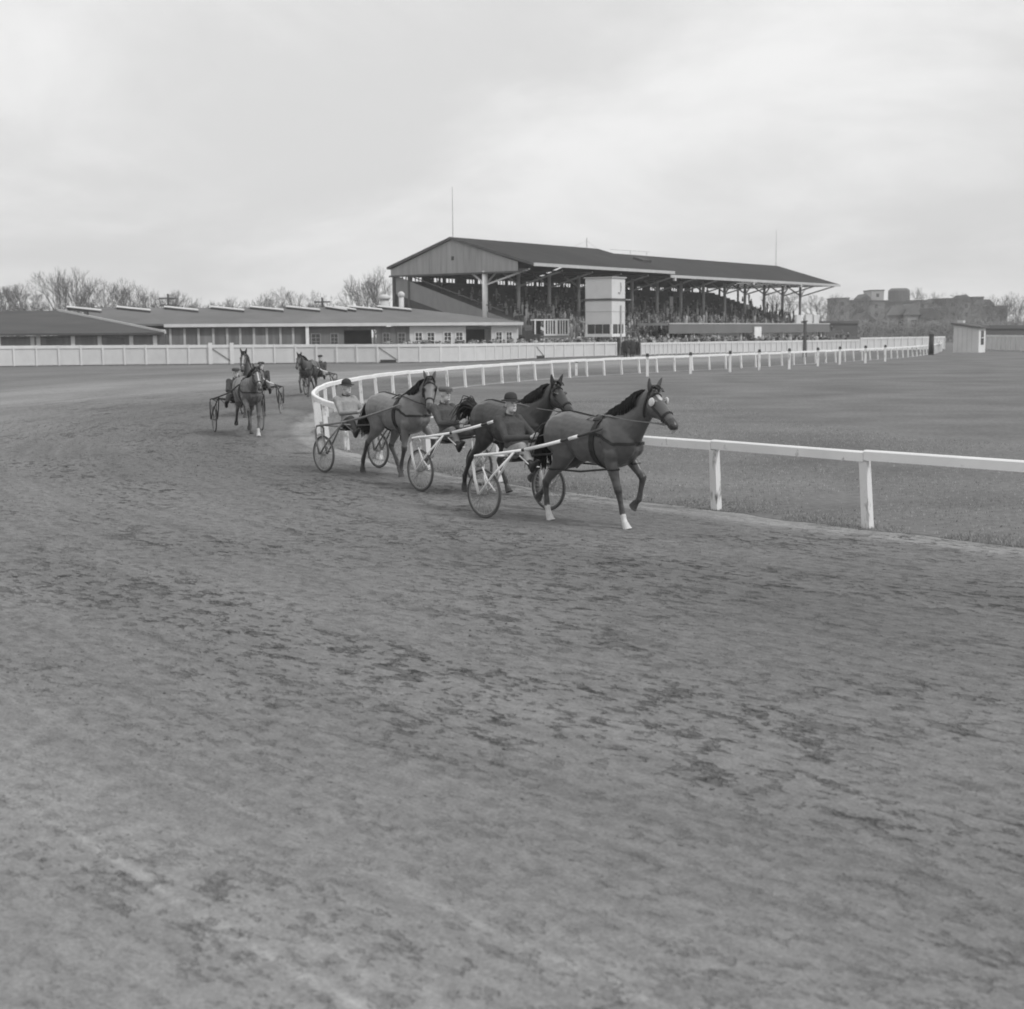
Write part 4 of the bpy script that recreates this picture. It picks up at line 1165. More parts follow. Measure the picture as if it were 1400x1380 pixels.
def build_horse(loc, rz, pose, label, coat=.09, leg=.05, points=None, socks=(), blaze=False, name='horse', blinker=None, hair=None, vox=.0135, hobble=False, hand=None, bright=0.0, tail_up=False, nstr=1.0, scale=1.05, fleece_nose=False):
    ps = POSES[pose]
    root = tag(empty(name, loc, rz), label, 'horse', 'trotting horses in harness'); root.scale = (scale,) * 3
    mb = MB()
    X, Y, Z = Vector((1, 0, 0)), Vector((0, 1, 0)), Vector((0, 0, 1))
    tr = [(-.80, 1.27, 1.14, .05), (-.755, 1.36, 1.02, .14), (-.66, 1.44, .95, .215), (-.52, 1.495, .92, .262), (-.38, 1.51, .91, .275), (-.2, 1.485, .885, .275), (0, 1.455, .835, .285),
          (.17, 1.45, .80, .285), (.32, 1.505, .77, .265), (.43, 1.52, .775, .25), (.54, 1.475, .80, .245), (.65, 1.40, .86, .215), (.74, 1.30, .93, .165), (.80, 1.20, 1.02, .085)]
    mb.loft([(Vector((x, 0, (a + b) / 2)), Z, Y, (a - b) / 2, w_) for x, a, b, w_ in tr], 24, 2.15)
    # haunch, shoulder, chest muscle
    for s in (-1, 1):
        mb.ellipsoid((-.47, s * .165, 1.19), (.25, .145, .27))
        mb.ellipsoid((-.33, s * .17, 1.0), (.14, .11, .20), rot=Matrix.Rotation(.4, 3, 'Y'))
        mb.ellipsoid((.46, s * .17, 1.17), (.13, .11, .29), rot=Matrix.Rotation(-.4, 3, 'Y'))
        mb.ellipsoid((.50, s * .19, .99), (.12, .085, .13))
        mb.ellipsoid((.02, s * .16, 1.10), (.26, .135, .25))
        mb.ellipsoid((.70, s * .085, 1.08), (.12, .085, .14))
    # neck
    poll = Vector(ps['poll']); hd = Vector(ps['hd']).normalized()
    b0 = Vector((.50, 0, 1.20)); b1 = Vector((.74, 0, 1.44)); b2 = poll - Vector((.16, poll.y * .5, .20)); 
    pts = []
    for k in range(7):
        t = k / 6
        p = b0 * (1 - t) ** 3 + b1 * 3 * t * (1 - t) ** 2 + b2 * 3 * t * t * (1 - t) + (poll + hd * .02) * t ** 3
        pts.append(p)
    secs = []; crest = []
    hh = [.31, .285, .25, .215, .185, .16, .135]; ww = [.20, .165, .13, .108, .095, .088, .08]
    for k, p in enumerate(pts):
        t = (pts[min(k + 1, 6)] - pts[max(k - 1, 0)]).normalized()
        V = (Y - t * Y.dot(t)).normalized(); U = V.cross(t).normalized()
        if U.z < 0: U = -U
        secs.append((p, U, V, hh[k], ww[k])); crest.append((p + U * hh[k] * .97, U, t))
    mb.loft(secs, 20)
    # head
    sid = hd.cross(Z).normalized(); dn = sid.cross(hd).normalized()
    if dn.z > 0: dn = -dn
    hs = [(-.05, .10, .07, .03), (.03, .13, .092, .055), (.12, .152, .104, .075), (.20, .145, .10, .07), (.29, .112, .083, .04), (.39, .085, .066, .018), (.48, .072, .058, .008), (.555, .07, .060, .01), (.605, .058, .052, .014), (.635, .03, .03, .016)]
    def hp(t, u=0., v=0.): return poll + hd * t + dn * u + sid * v
    mb.loft([(hp(t, o_), dn, sid, a, b) for t, a, b, o_ in hs], 18, 2.2)
    mb.ellipsoid(hp(.57, -.01, .038), (.03, .025, .03)); mb.ellipsoid(hp(.57, -.01, -.038), (.03, .025, .03))
    mb.ellipsoid(hp(.60, .085), (.035, .035, .03))
    for s in (-1, 1):
        mb.ellipsoid(hp(.145, -.03, s * .083), (.04, .028, .03))
        ear = [(hp(-.01, -.04, s * .05), .036), (hp(-.05, -.10, s * .068), .042), (hp(-.08, -.16, s * .088), .03), (hp(-.10, -.22, s * .105), .010)]
        for q in range(len(ear)): pass
        es = []
        for q, (p, r) in enumerate(ear):
            t = (ear[min(q + 1, 3)][0] - ear[max(q - 1, 0)][0]).normalized()
            V = (sid - t * sid.dot(t)).normalized(); es.append((p, V.cross(t), V, r * .62, r))
        mb.loft(es, 10)
    # legs
    legs = {}
    for key in ('FR', 'FL', 'HR', 'HL'):
        s = -1 if key[1] == 'R' else 1
        j = ps[key]
        if key[0] == 'F':
            e, k, f, h = [Vector((x, 0, z)) for x, z in j]
            ys = [.17, .155, .135, .125]
            e.y, k.y, f.y, h.y = [s * y for y in ys]
            top = Vector((.47, s * .16, 1.15)); pd = (h - f).normalized()
            hb_ = f + pd * ((h - f).length - .075)
            L = [(*top, .15, .09), (*(e.lerp(top, .35)), .13, .085), (*e, .10, .075), (*e.lerp(k, .35), .076, .062), (*e.lerp(k, .75), .053, .047), (*k, .053, .047), (*k.lerp(f, .18), .04, .035), (*k.lerp(f, .55), .034, .028), (*k.lerp(f, .9), .038, .032), (*f, .042, .036), (*f.lerp(hb_, .6), .034, .031), (*hb_, .042, .042)]
        else:
            st, k, f, h = [Vector((x, 0, z)) for x, z in j]
            ys = [.17, .14, .13, .125]
            st.y, k.y, f.y, h.y = [s * y for y in ys]
            top = Vector((-.48, s * .15, 1.22)); pd = (h - f).normalized()
            hb_ = f + pd * ((h - f).length - .075)
            mid = st.lerp(k, .5)
            L = [(*top, .24, .12), (*st.lerp(top, .45), .215, .12), (*(st + Vector((-.05, 0, 0))), .165, .098), (*(st.lerp(k, .28) + Vector((-.015, 0, 0))), .118, .08), (*mid, .082, .062), (*st.lerp(k, .82), .058, .046), (*(k + Vector((.012, 0, 0))), .06, .045), (*k.lerp(f, .2), .045, .037), (*k.lerp(f, .55), .036, .03), (*k.lerp(f, .9), .04, .034), (*f, .044, .037), (*f.lerp(hb_, .6), .035, .032), (*hb_, .043, .043)]
        L = [(x, y, z, a * 1.1, b * 1.1) for x, y, z, a, b in L]
        mb.loft(limb_secs(L), 14)
        legs[key] = (k, f, hb_, h, [Vector(q[:3]) for q in L])
    me = remeshed(mb, vox, 3, 'body', M_COAT)
    nv = len(me.vertices); co = np.empty(nv * 3, dtype=np.float32); me.vertices.foreach_get('co', co); co = co.reshape(-1, 3)
    tone = np.full(nv, coat)
    def segdist(a, b):
        a = np.array(a); b = np.array(b); ab = b - a
        t = np.clip(((co - a) @ ab) / (ab @ ab), 0, 1)
        return np.linalg.norm(co - (a + t[:, None] * ab), axis=1), t
    for key, (k, f, hb_, h, L) in legs.items():
        for a, b, m_ in ((k, f, 1), (f, hb_, 1)):
            d, t = segdist(a, b)
            tone = np.where(d < .075, leg, tone)
        if key in socks:
            d, t = segdist(k.lerp(f, .93), h); tone = np.where((d < .075) & (t > .12), .6, tone)
    d, t = segdist(hp(.54, .01), hp(.64, .015)); tone = np.where(d < .085, leg * .8 if not fleece_nose else coat, tone)
    if blaze:
        d, t = segdist(hp(.06, -.085), hp(.15 if blaze == 'star' else .44, -.09 if blaze == 'star' else -.075)); tone = np.where(d < (.034 if blaze == 'star' else .024), .5, tone)
        d, t = segdist(hp(.52, .09), hp(.62, .06)); tone = np.where(d < .045, .55, tone)
    set_tone(me, tone)
    body = link_mesh('body', me, root)
    bv = BVHTree.FromPolygons([tuple(c) for c in co.tolist()], [tuple(p.vertices) for p in me.polygons])
    for key, (k, f, hb_, h, L) in legs.items():
        pd = (h - hb_).normalized(); V = (Y - pd * Y.dot(pd)).normalized(); U = V.cross(pd)
        fw = U if U.x > 0 else -U
        m2 = MB().loft([(hb_ - pd * .012, fw, V, .044, .044), (hb_ + pd * .05 + fw * .012, fw, V, .056, .052), (h + fw * .02, fw, V, .066, .058)], 14)
        m2.build('hoof', M_HOOFP if key in socks else M_HOOF, root, smooth=False)
    for s in (-1, 1):
        MB().ellipsoid(hp(.15, -.035, s * .103), (.019, .016, .017), 10, 6).build('eye', M_EYE, root, smooth=True)
    def snap(p, off=.008):
        c, n, i, d = bv.find_nearest(Vector(p))
        return c + n * off, n
    def ribbon(nm, pts, width, m, off=.010, closed=False, sub=6, parent=root):
        P = []
        pts = [Vector(p) for p in pts]
        k = len(pts)
        for i in range(k if closed else k - 1):
            for q in range(sub): P.append(pts[i].lerp(pts[(i + 1) % k], q / sub))
        if not closed: P.append(pts[-1])
        S_ = [snap(p, off) for p in P]
        n_ = len(S_); vs = []; fs = []
        for i, (p, n) in enumerate(S_):
            t = (S_[(i + 1) % n_][0] - S_[i - 1][0]) if closed else (S_[min(i + 1, n_ - 1)][0] - S_[max(i - 1, 0)][0])
            sd = t.cross(n).normalized() * width / 2
            vs += [p - sd - n * .008, p + sd - n * .008, p + sd + n * .005, p - sd + n * .005]
        for i in range(n_ if closed else n_ - 1):
            i2 = (i + 1) % n_
            for j in range(4):
                j2 = (j + 1) % 4
                fs.append((i * 4 + j, i * 4 + j2, i2 * 4 + j2, i2 * 4 + j))
        if not closed: fs += [(3, 2, 1, 0), tuple((n_ - 1) * 4 + j for j in range(4))]
        return MB().add(vs, fs).build(nm, m, parent, smooth=False)
    # harness
    gx = .26
    ring = [(gx, .5 * cos(a), 1.14 + .5 * sin(a)) for a in [2 * pi * i / 14 for i in range(14)]]
    ribbon('girth', ring, .075, M_LEATHER, closed=True, sub=3)
    ribbon('saddle_pad', [(gx - .01, -.22, 1.45), (gx - .01, 0, 1.55), (gx - .01, .22, 1.45)], .17, M_LEATHER, off=.016)
    ribbon('breast_strap', [(gx, -.33, 1.26), (.45, -.34, 1.19), (.62, -.3, 1.12), (.78, -.16, 1.12), (.84, 0, 1.12), (.78, .16, 1.12), (.62, .3, 1.12), (.45, .34, 1.19), (gx, .33, 1.26)], .04, M_LEATHER, sub=5)
    ribbon('back_strap', [(gx, 0, 1.6), (0, 0, 1.6), (-.3, 0, 1.6), (-.6, 0, 1.55), (-.76, 0, 1.42)], .03, M_LEATHER)
    br = ribbon('bridle', [hp(-.03, -.12, -.05), hp(.03, .05, -.12), hp(.10, .24, -.06), hp(.10, .28, 0), hp(.10, .24, .06), hp(.03, .05, .12), hp(-.03, -.12, .05), hp(-.03, -.14, 0)], .028, M_LEATHER, closed=True, sub=4)
    ribbon('nose_band', [hp(.40, -.1, 0), hp(.40, 0, -.1), hp(.40, .12, -.03), hp(.40, .12, .03), hp(.40, 0, .1)], .026, M_LEATHER, closed=True, sub=3, parent=br)
    for s in (-1, 1):
        ribbon('cheek_strap', [hp(.02, -.02, s * .12), hp(.2, .03, s * .12), hp(.38, .03, s * .1), hp(.50, .05, s * .08)], .024, M_LEATHER, sub=4, parent=br)
    ribbon('brow_band', [hp(.06, .0, -.13), hp(.06, -.10, -.05), hp(.06, -.12, 0), hp(.06, -.10, .05), hp(.06, .0, .13)], .026, M_LEATHER, sub=3, parent=br)
    if blinker:
        for s in (-1, 1):
            c = hp(.15, -.02, s * .118)
            rot = Matrix((hd, dn, sid * s)).transposed()
            MB().ellipsoid(c, (.05, .062, .016), 14, 8, rot=rot @ Matrix.Rotation(.12, 3, 'Y')).build('blinker', M_FLEECE if blinker == 'white' else M_LEATHER, root, smooth=True)
    # check rein and driving reins
    hx = tuple(q / scale for q in (hand or (-1.32, .10, 1.22)))
    for s in (-1, 1):
        bit = hp(.52, .05, s * .075)
        sadr = snap((gx, s * .16, 1.5), .05)[0]
        mid = bit.lerp(sadr, .5) - Vector((0, -s * .03, .015))
        MB().tube([bit, mid, sadr, sadr.lerp(Vector((hx[0], s * hx[1], hx[2])), .5) - Vector((0, 0, .02)), (hx[0], s * hx[1], hx[2])], .0085, 5).build('rein', M_PALELEATHER if bright else M_LEATHER, root)
    MB().tube([hp(-.04, -.11, 0), crest[4][0] + crest[4][1] * .015, snap((gx, 0, 1.6), .03)[0]], .009, 5).build('check_rein', M_LEATHER, root)
    if hobble:
        for s, a, b in ((-1, 'FR', 'HR'), (1, 'FL', 'HL')):
            la, lb = legs[a][4], legs[b][4]
            pa, pb = la[3], lb[4]
            for p, r in ((pa, .088), (pb, .10)):
                MB().tube([p + Vector((cos(q) * r, sin(q) * r * .85, 0)) for q in [2 * pi * i / 12 for i in range(12)]], .014, 5, closed=True).build('hobble_loop', M_LEATHER, root)
            MB().tube([pa + Vector((-.06, s * .06, 0)), pa.lerp(pb, .5) + Vector((0, s * .07, -.03)), pb + Vector((.07, s * .07, 0))], .014, 5).build('hobble_strap', M_LEATHER, root)
    # mane, forelock, tail
    rnd = random.Random(int(coat * 1000) + len(label))
    hm = hair or M_HAIR
    mn = MB()
    def strand(p0, dirs, r):
        P = [Vector(p0)]
        for d in dirs: P.append(P[-1] + Vector(d))
        k = len(P)
        mn_.tube(P, [r * (1 - .75 * i / (k - 1)) for i in range(k)], 4)
    mn_ = mn
    for q in range(int(260 * nstr)):
        f_ = rnd.uniform(0.12, .98) * 6; i = min(int(f_), 5); u_ = f_ - i
        p = crest[i][0].lerp(crest[i + 1][0], u_); U = crest[i][1]; t = crest[i][2]
        sgn = rnd.choice((-1, -1, 1)); lf = rnd.uniform(.5, 1)
        strand(p - U * .02, [U * .07 * lf - t * .05 + Y * sgn * .02, -t * .10 * lf + U * .05 * lf + Y * sgn * .04, -t * .08 * lf - U * .05 + Y * sgn * .04, -t * .05 - U * .08 + Y * sgn * .015], rnd.uniform(.006, .012))
    if bright:      # locks of the mane lifted by the wind
        for q in range(110):
            f_ = rnd.choice((rnd.uniform(4.4, 5.9), rnd.uniform(1.4, 3.6), rnd.uniform(1.4, 3.6))); i = min(int(f_), 5); u_ = f_ - i
            p = crest[i][0].lerp(crest[i + 1][0], u_); U = crest[i][1]; t = crest[i][2]; lf = rnd.uniform(.5, 1.15)
            strand(p - U * .02, [U * .07 * lf - t * .07 + Y * rnd.gauss(0, .015), -t * .11 * lf + U * .035 * lf + Y * rnd.gauss(0, .02), -t * .10 * lf + U * rnd.uniform(-.03, .02) + Y * rnd.gauss(0, .02), -t * .06 - U * .03], rnd.uniform(.005, .011))
    mn.build('mane', hm, root, smooth=True)
    mn_ = fl_ = MB()
    for q in range(int(12 * nstr)):
        p = hp(-.02, -.10, rnd.uniform(-.04, .04))
        up = False
        strand(p, [-dn * .05 - hd * (.05 if up else -.02), -hd * (.08 if up else -.07) - dn * .02, -hd * (.05 if up else -.06) + sid * rnd.uniform(-.02, .02)], rnd.uniform(.006, .011))
    fl_.build('forelock', hm, root, smooth=True)
    mn_ = MB()
    for q in range(int(170 * nstr)):
        a = rnd.gauss(0, .022); b = rnd.gauss(0, .022); lf = rnd.uniform(.75, 1.1)
        if tail_up: dirs = [(-.08, a, .06 + b), (-.10 * lf, a, .03 + b), (-.08 * lf, a, -.05 + b), (-.04, a, -.09 * lf), (-.01, a, -.08 * lf)]
        else: dirs = [(-.07, a * .7, -.02 + b * .5), (-.05, a, -.12 + b), (-.03, a, -.16 * lf), (-.02, a, -.17 * lf), (-.01, a * .4, -.15 * lf)]
        strand((-.77, a * .5, 1.33), dirs, rnd.uniform(.010, .018))
    mn_.build('tail', hm, root, smooth=True)
    return root

# ------------------------------------------------------------------ drivers
M_SKIN = mat('skin', 0.5, 0.6, 10, 0.1, spec=.3)
def build_driver(loc, rz, label, jacket=.07, trousers=.35, cap='cap', cap_tone=.06, lean=0.17, head_yaw=0.0, vox=.011, hand=(.50, .10, .31), fine=True, scarf=None):
    """seated figure: origin at the seat, facing +x"""
    e = tag(empty('person', loc, rz), label, 'person', 'race drivers'); e.scale = (1.06,) * 3
    Y = Vector((0, 1, 0)); Z = Vector((0, 0, 1))
    hip = Vector((0, 0, .09)); ch = Vector((-lean * .6, 0, .36)); nk = Vector((.02 - lean, 0, .58)); hc = Vector((.065 - lean, 0, .73))
    fwd = Vector((cos(head_yaw), sin(head_yaw), 0)); lat = Vector((-sin(head_yaw), cos(head_yaw), 0))
    hand = Vector(hand)
    body = MB()
    # head with jaw, nose, ears, brow
    rotm = Matrix((fwd, lat, Z)).transposed()
    body.ellipsoid(hc + Z * .025, (.098, .077, .105), 16, 12, rot=rotm)
    body.ellipsoid(hc + fwd * .032 - Z * .055, (.066, .058, .068), 12, 8, rot=rotm)
    body.loft([(hc + fwd * .088 + Z * .03, fwd, lat, .012, .010), (hc + fwd * .105 - Z * .005, fwd, lat, .018, .014), (hc + fwd * .105 - Z * .018, fwd, lat, .02, .019), (hc + fwd * .09 - Z * .026, fwd, lat, .01, .012)], 8)
    body.ellipsoid(hc + fwd * .085 + Z * .045, (.022, .055, .012), 10, 6, rot=rotm)
    body.ellipsoid(hc + fwd * .088 - Z * .052, (.014, .028, .016), 8, 6, rot=rotm)
    body.ellipsoid(hc + fwd * .085 - Z * .088, (.02, .026, .018), 8, 6, rot=rotm)
    for s in (-1, 1): body.ellipsoid(hc + lat * s * .08 - fwd * .005 - Z * .005, (.02, .012, .032), 8, 6, rot=rotm)
    body.loft([(nk - Z * .1, Vector((1, 0, 0)), Y, .065, .07), (nk, Vector((1, 0, 0)), Y, .055, .055), (hc - Z * .05 - fwd * .01, Vector((1, 0, 0)), Y, .055, .052)], 12)
    body.loft([(hip, Vector((1, 0, 0)), Y, .10, .15), (ch, Vector((1, 0, 0)), Y, .10, .15), (nk - Z * .08, Vector((1, 0, 0)), Y, .06, .08)], 12)
    jk = MB()
    jk.loft([(hip - Z * .05, Vector((1, 0, 0)), Y, .15, .205), (hip + Z * .08, Vector((1, 0, 0)), Y, .15, .19), (ch, Vector((1, 0, 0)), Y, .145, .195), (ch + Z * .12 + Vector((-.01, 0, 0)), Vector((1, 0, 0)), Y, .13, .20), (nk - Z * .05, Vector((1, 0, 0)), Y, .09, .12), (nk + Z * .0, Vector((1, 0, 0)), Y, .072, .075)], 18)
    tz = MB()
    for s in (-1, 1):
        sh = Vector((nk.x - .02, s * .185, .505)); el = Vector((.16 - lean * .5, s * .27, .27)); wr = Vector((hand.x - .075, s * (hand.y + .025), hand.z - .012)); hd_ = Vector((hand.x, s * hand.y, hand.z))
        arm = [(*sh, .075, .07), (*sh.lerp(el, .5), .064, .06), (*el, .056, .054), (*el.lerp(wr, .55), .046, .046), (*wr, .037, .04)]
        jk.ellipsoid(sh, (.082, .08, .08))
        jk.loft(limb_secs(arm), 12)
        body.loft(limb_secs([(*sh, .04, .04), (*el, .04, .04), (*wr, .026, .03), (*(wr.lerp(hd_, .5)), .024, .034)]), 10)
        # palm and five fingers closed on the rein
        d = (hd_ - wr).normalized(); inn = Vector((0, -s, 0)); up = Z
        pc = wr + d * .065
        body.loft([(wr, up, inn, .028, .02), (wr + d * .045, up, inn, .042, .018), (wr + d * .09, up, inn, .040, .015)], 10)
        for q in range(4):
            ln = (.9, 1.0, .95, .78)[q]
            b0 = wr + d * .088 + up * (.03 - .02 * q)
            b1 = b0 + d * .034 * ln + inn * .008; b2 = b1 + inn * .028 * ln - d * .002; b3 = b2 - d * .024 * ln + inn * .003
            body.tube([b0 - d * .012, b0, b1, b2, b3], [.0092, .0092, .0088, .0082, .007], 7)
        t0 = wr + d * .035 + up * .034; t1 = t0 + d * .028 + up * .016 + inn * .014; t2 = t1 + d * .028 + inn * .016 - up * .003
        body.tube([t0 - up * .012, t0, t1, t2], [.013, .0115, .010, .008], 7)
        # legs astride, feet up on the shafts
        hj = Vector((.02, s * .10, .06)); kn = Vector((.42, s * .29, .17)); an = Vector((.74, s * .43, -.05)); toe = Vector((.90, s * .45, .02))
        tz.ellipsoid(hj + Vector((-.03, 0, .01)), (.13, .11, .11))
        tz.loft(limb_secs([(*hj, .105, .10), (*hj.lerp(kn, .5), .095, .09), (*kn, .075, .072), (*kn.lerp(an, .4), .07, .066), (*kn.lerp(an, .85), .058, .058)]), 14)
        body.loft(limb_secs([(*hj, .06, .06), (*kn, .05, .05), (*an, .035, .035)]), 10)
        bt = MB().loft(limb_secs([(*kn.lerp(an, .8), .05, .05), (*an, .048, .044), (*(an + Vector((.02, 0, -.05))), .05, .042), (*(an.lerp(toe, .5) + Vector((0, 0, -.025))), .042, .044), (*toe, .028, .036), (*(toe + Vector((.02, 0, .004))), .012, .02)]), 12)
        bt.build('boot', M_LEATHER, e, smooth=True)
    link_mesh('body', remeshed(body, .0065 if fine else .012, 2, 'body', M_SKIN), e)
    jm = mat('jacket_%03d' % int(jacket * 1000), jacket, .9, 9, .25, bump=1.0, bscale=13, spec=.15)
    tm = mat('trousers_%03d' % int(trousers * 1000), trousers, .9, 9, .3, bump=1.0, bscale=13, spec=.15)
    link_mesh('jacket', remeshed(jk, vox, 4, 'jacket', jm), e)
    link_mesh('trousers', remeshed(tz, vox, 4, 'trousers', tm), e)
    # collar
    MB().tube([nk + Vector((.06 * cos(q) + .008, .066 * sin(q), .012 - .02 * cos(q))) for q in [2 * pi * i / 14 for i in range(14)]], .016, 6, closed=True).build('scarf' if scarf else 'collar', mat('scarf_wool', scarf, .9, 12, .2) if scarf else jm, e, smooth=True)
    for s in (-1, 1): MB().ellipsoid(hc + fwd * .088 + lat * s * .032 + Z * .022, (.010, .012, .008), 8, 6).build('eye', M_EYE, e, smooth=True)
    MB().ellipsoid(hc + fwd * .098 - Z * .052, (.007, .026, .004), 8, 6, rot=rotm).build('mouth', mat('lips', .2, .6), e, smooth=True)
    cm = mat('cap_%03d' % int(cap_tone * 1000), cap_tone, .85, 20, .2, spec=.2)
    if cap == 'brim':       # bowler-like hat
        h0 = hc + Z * .055 - fwd * .012
        hat = MB().loft([(h0 + Z * .0, fwd, lat, .105, .088), (h0 + Z * .04, fwd, lat, .106, .09), (h0 + Z * .085, fwd, lat, .092, .078), (h0 + Z * .11, fwd, lat, .058, .05), (h0 + Z * .118, fwd, lat, .02, .02)], 18).build('hat', cm, e, smooth=True)
        MB().loft([(h0 - Z * .006 + fwd * .012, fwd, lat, .158, .132), (h0 + Z * .008 + fwd * .012, fwd, lat, .160, .134), (h0 + Z * .016, fwd, lat, .108, .09)], 20).build('brim', cm, hat, smooth=True)
    else:
        h0 = hc + Z * .05 - fwd * .01
        hat = MB().loft([(h0, fwd, lat, .108, .09), (h0 + Z * .025 + fwd * .012, fwd, lat, .13, .108), (h0 + Z * .055 + fwd * .012, fwd, lat, .125, .105), (h0 + Z * .08 - fwd * .01, fwd, lat, .08, .07), (h0 + Z * .085 - fwd * .01, fwd, lat, .03, .03)], 18).build('flat_cap', cm, e, smooth=True)
        MB().loft([(h0 + fwd * .085 + Z * .006, fwd, lat, .05, .075), (h0 + fwd * .10 + Z * .0, fwd, lat, .068, .078), (h0 + fwd * .10 + Z * .018, fwd, lat, .06, .07)], 14).build('peak', cm, hat, smooth=True)
    return e

# ------------------------------------------------------------------ sulkies
M_TYRE = mat('tyre_rubber', 0.10, 0.8, 20, 0.2, spec=.2)
M_RIM = mat('wheel_rim', 0.30, 0.4, 20, 0.15, metallic=.3)
M_SPOKE = mat('spoke_steel', 0.35, 0.35, 20, 0.1, metallic=.5)
M_TAPE = mat('white_tape', 0.80, 0.6, 25, 0.08)
M_SHAFT = mat('dark_shaft', 0.06, 0.5, 20, 0.25)
M_SHAFTP = mat('varnished_shaft', 0.20, 0.5, 20, 0.25)
HX = 1.56
def build_sulky(loc, rz, label, style='white', wr=.365, taped=True):
    e = tag(empty('sulky', loc, rz), label, 'sulky', 'racing sulkies')
    fm = {'white': M_TAPE, 'dark': M_SHAFT, 'pale': M_SHAFTP}[style]
    hw = .66
    for s in (-1, 1):
        c = Vector((0, s * hw, wr))
        hub = MB().tube([c + Vector((0, -.055, 0)), c + Vector((0, -.03, 0)), c + Vector((0, .03, 0)), c + Vector((0, .055, 0))], [.02, .034, .034, .02], 12).build('wheel', M_SPOKE, e, smooth=False)
        ring = lambda r: [c + Vector((cos(q) * r, 0, sin(q) * r)) for q in [2 * pi * i / 40 for i in range(40)]]
        MB().tube(ring(wr - .018), .018, 8, ref=Y_, closed=True).build('tyre', M_TYRE, hub, smooth=True)
        MB().tube(ring(wr - .05), .013, 6, ref=Y_, closed=True).build('rim', M_RIM, hub, smooth=True)
        sp_ = MB()
        for i in range(28):
            q = 2 * pi * i / 28; q2 = q + (.22 if i % 2 else -.22); o_ = .04 if i % 4 < 2 else -.04
            sp_.tube([c + Vector((cos(q2) * .03, o_, sin(q2) * .03)), c + Vector((cos(q) * (wr - .05), 0, sin(q) * (wr - .05)))], .0042, 4)
        sp_.build('spokes', M_SPOKE, hub)
        # shaft: from the hub up round the bend, then forward along the horse
        A = [(-.02, s * (hw + .09), wr), (-.10, s * (hw + .09), wr + .22), (-.14, s * (hw + .085), .82), (-.10, s * (hw + .08), .915), (.02, s * (hw + .06), .935), (.3, s * (hw + .02), .965), (.75, s * (hw - .06), 1.035)]
        MB().tube(A, .021, 8).build('fork', fm, e, smooth=True)
        I = [(-.02, s * (hw - .085), wr), (-.08, s * (hw - .085), wr + .22), (-.10, s * (hw - .08), .86), (-.02, s * (hw + .04), .93)]
        MB().tube(I, .018, 8).build('fork', fm, e, smooth=True)
        MB().tube([(.0, s * (hw + .09), wr), (.25, s * (hw + .06), wr + .28), (.62, s * (hw - .03), 1.0)], .017, 8).build('stay', fm, e, smooth=True)
        MB().tube([(.0, s * (hw - .085), wr), (.25, s * (hw - .08), wr + .28), (.58, s * (hw - .04), .995)], .017, 8).build('stay', fm, e, smooth=True)
        MB().tube([(.30, s * (hw + .055), wr + .06), (.16, s * (hw + .07), wr + .2), (.06, s * (hw + .08), wr + .40)], .013, 6).build('guard_stay', fm, e, smooth=True)
        # front part of the shaft
        B_ = [Vector((.75, s * (hw - .06), 1.035)), Vector((1.10, s * .47, 1.12)), Vector((1.45, s * .41, 1.21)), Vector((1.78, s * .365, 1.30)), Vector((2.06, s * .325, 1.385))]
        shf = MB().tube(B_, [.022, .022, .021, .020, .018], 8).build('shaft', M_SHAFT if style != 'pale' else M_SHAFTP, e, smooth=True)
        if taped:
            MB().tube([B_[0].lerp(B_[1], .12), B_[1], B_[2].lerp(B_[1], .25)], .0255, 8).build('tape_sleeve', M_TAPE, shf, smooth=True)
            MB().tube([B_[2].lerp(B_[3], .15), B_[2].lerp(B_[3], .62)], .0255, 8).build('tape_sleeve', M_TAPE, shf, smooth=True)
        MB().tube([(.72, s * (hw - .04), .96), (.78, s * .46, .80), (.95, s * .45, .80)], .010, 6).build('stirrup', fm, e, smooth=True)
    MB().tube([(.02, -(hw + .05), .94), (.04, -.35, .90), (.04, 0, .885), (.04, .35, .90), (.02, hw + .05, .94)], .020, 8).build('crossbar', fm, e, smooth=True)
    MB().tube([(.62, -(hw - .03), .975), (.60, -.3, .93), (.60, .3, .93), (.62, hw - .03, .975)], .017, 8).build('crossbar', M_SHAFT if style != 'pale' else M_SHAFTP, e, smooth=True)
    MB().tube([(.60, 0, .93), (.3, 0, .88), (.02, 0, .855)], .018, 8).build('seat_bar', M_SHAFT, e, smooth=True)
    seat = MB().loft([(Vector((-.20, 0, .865)), Z_, Y_, .012, .15), (Vector((-.16, 0, .87)), Z_, Y_, .028, .20), (Vector((.0, 0, .868)), Z_, Y_, .03, .21), (Vector((.16, 0, .865)), Z_, Y_, .026, .15), (Vector((.22, 0, .86)), Z_, Y_, .01, .08)], 16).build('seat', M_LEATHER, e, smooth=True)
    MB().box(-.1, .12, -.2, .2, .80, .838).build('seat_board', M_SHAFT, e)
    return e
Y_ = Vector((0, 1, 0)); Z_ = Vector((0, 0, 1))

def team(axle, heading, pose, hl, sl, dl, horse_kw, sulky_kw, driver_kw, hx=HX, bounce=0.0, hyaw=0.0):
    hv = Vector((heading[0], heading[1], 0)).normalized(); rz = atan2(hv.y, hv.x)
    axle = Vector((axle.x, axle.y, 0))
    build_sulky(axle, rz, sl, **sulky_kw)
    dk = dict(driver_kw); hnd = Vector(dk.get('hand', (.50, .10, .31)))
    build_driver(axle + Vector((0, 0, .865)), rz, dl, **dk)
    build_horse(axle + hv * hx + Vector((0, 0, bounce)), rz + hyaw, pose, hl, hand=(hnd.x - hx, hnd.y, hnd.z + .865), **horse_kw)

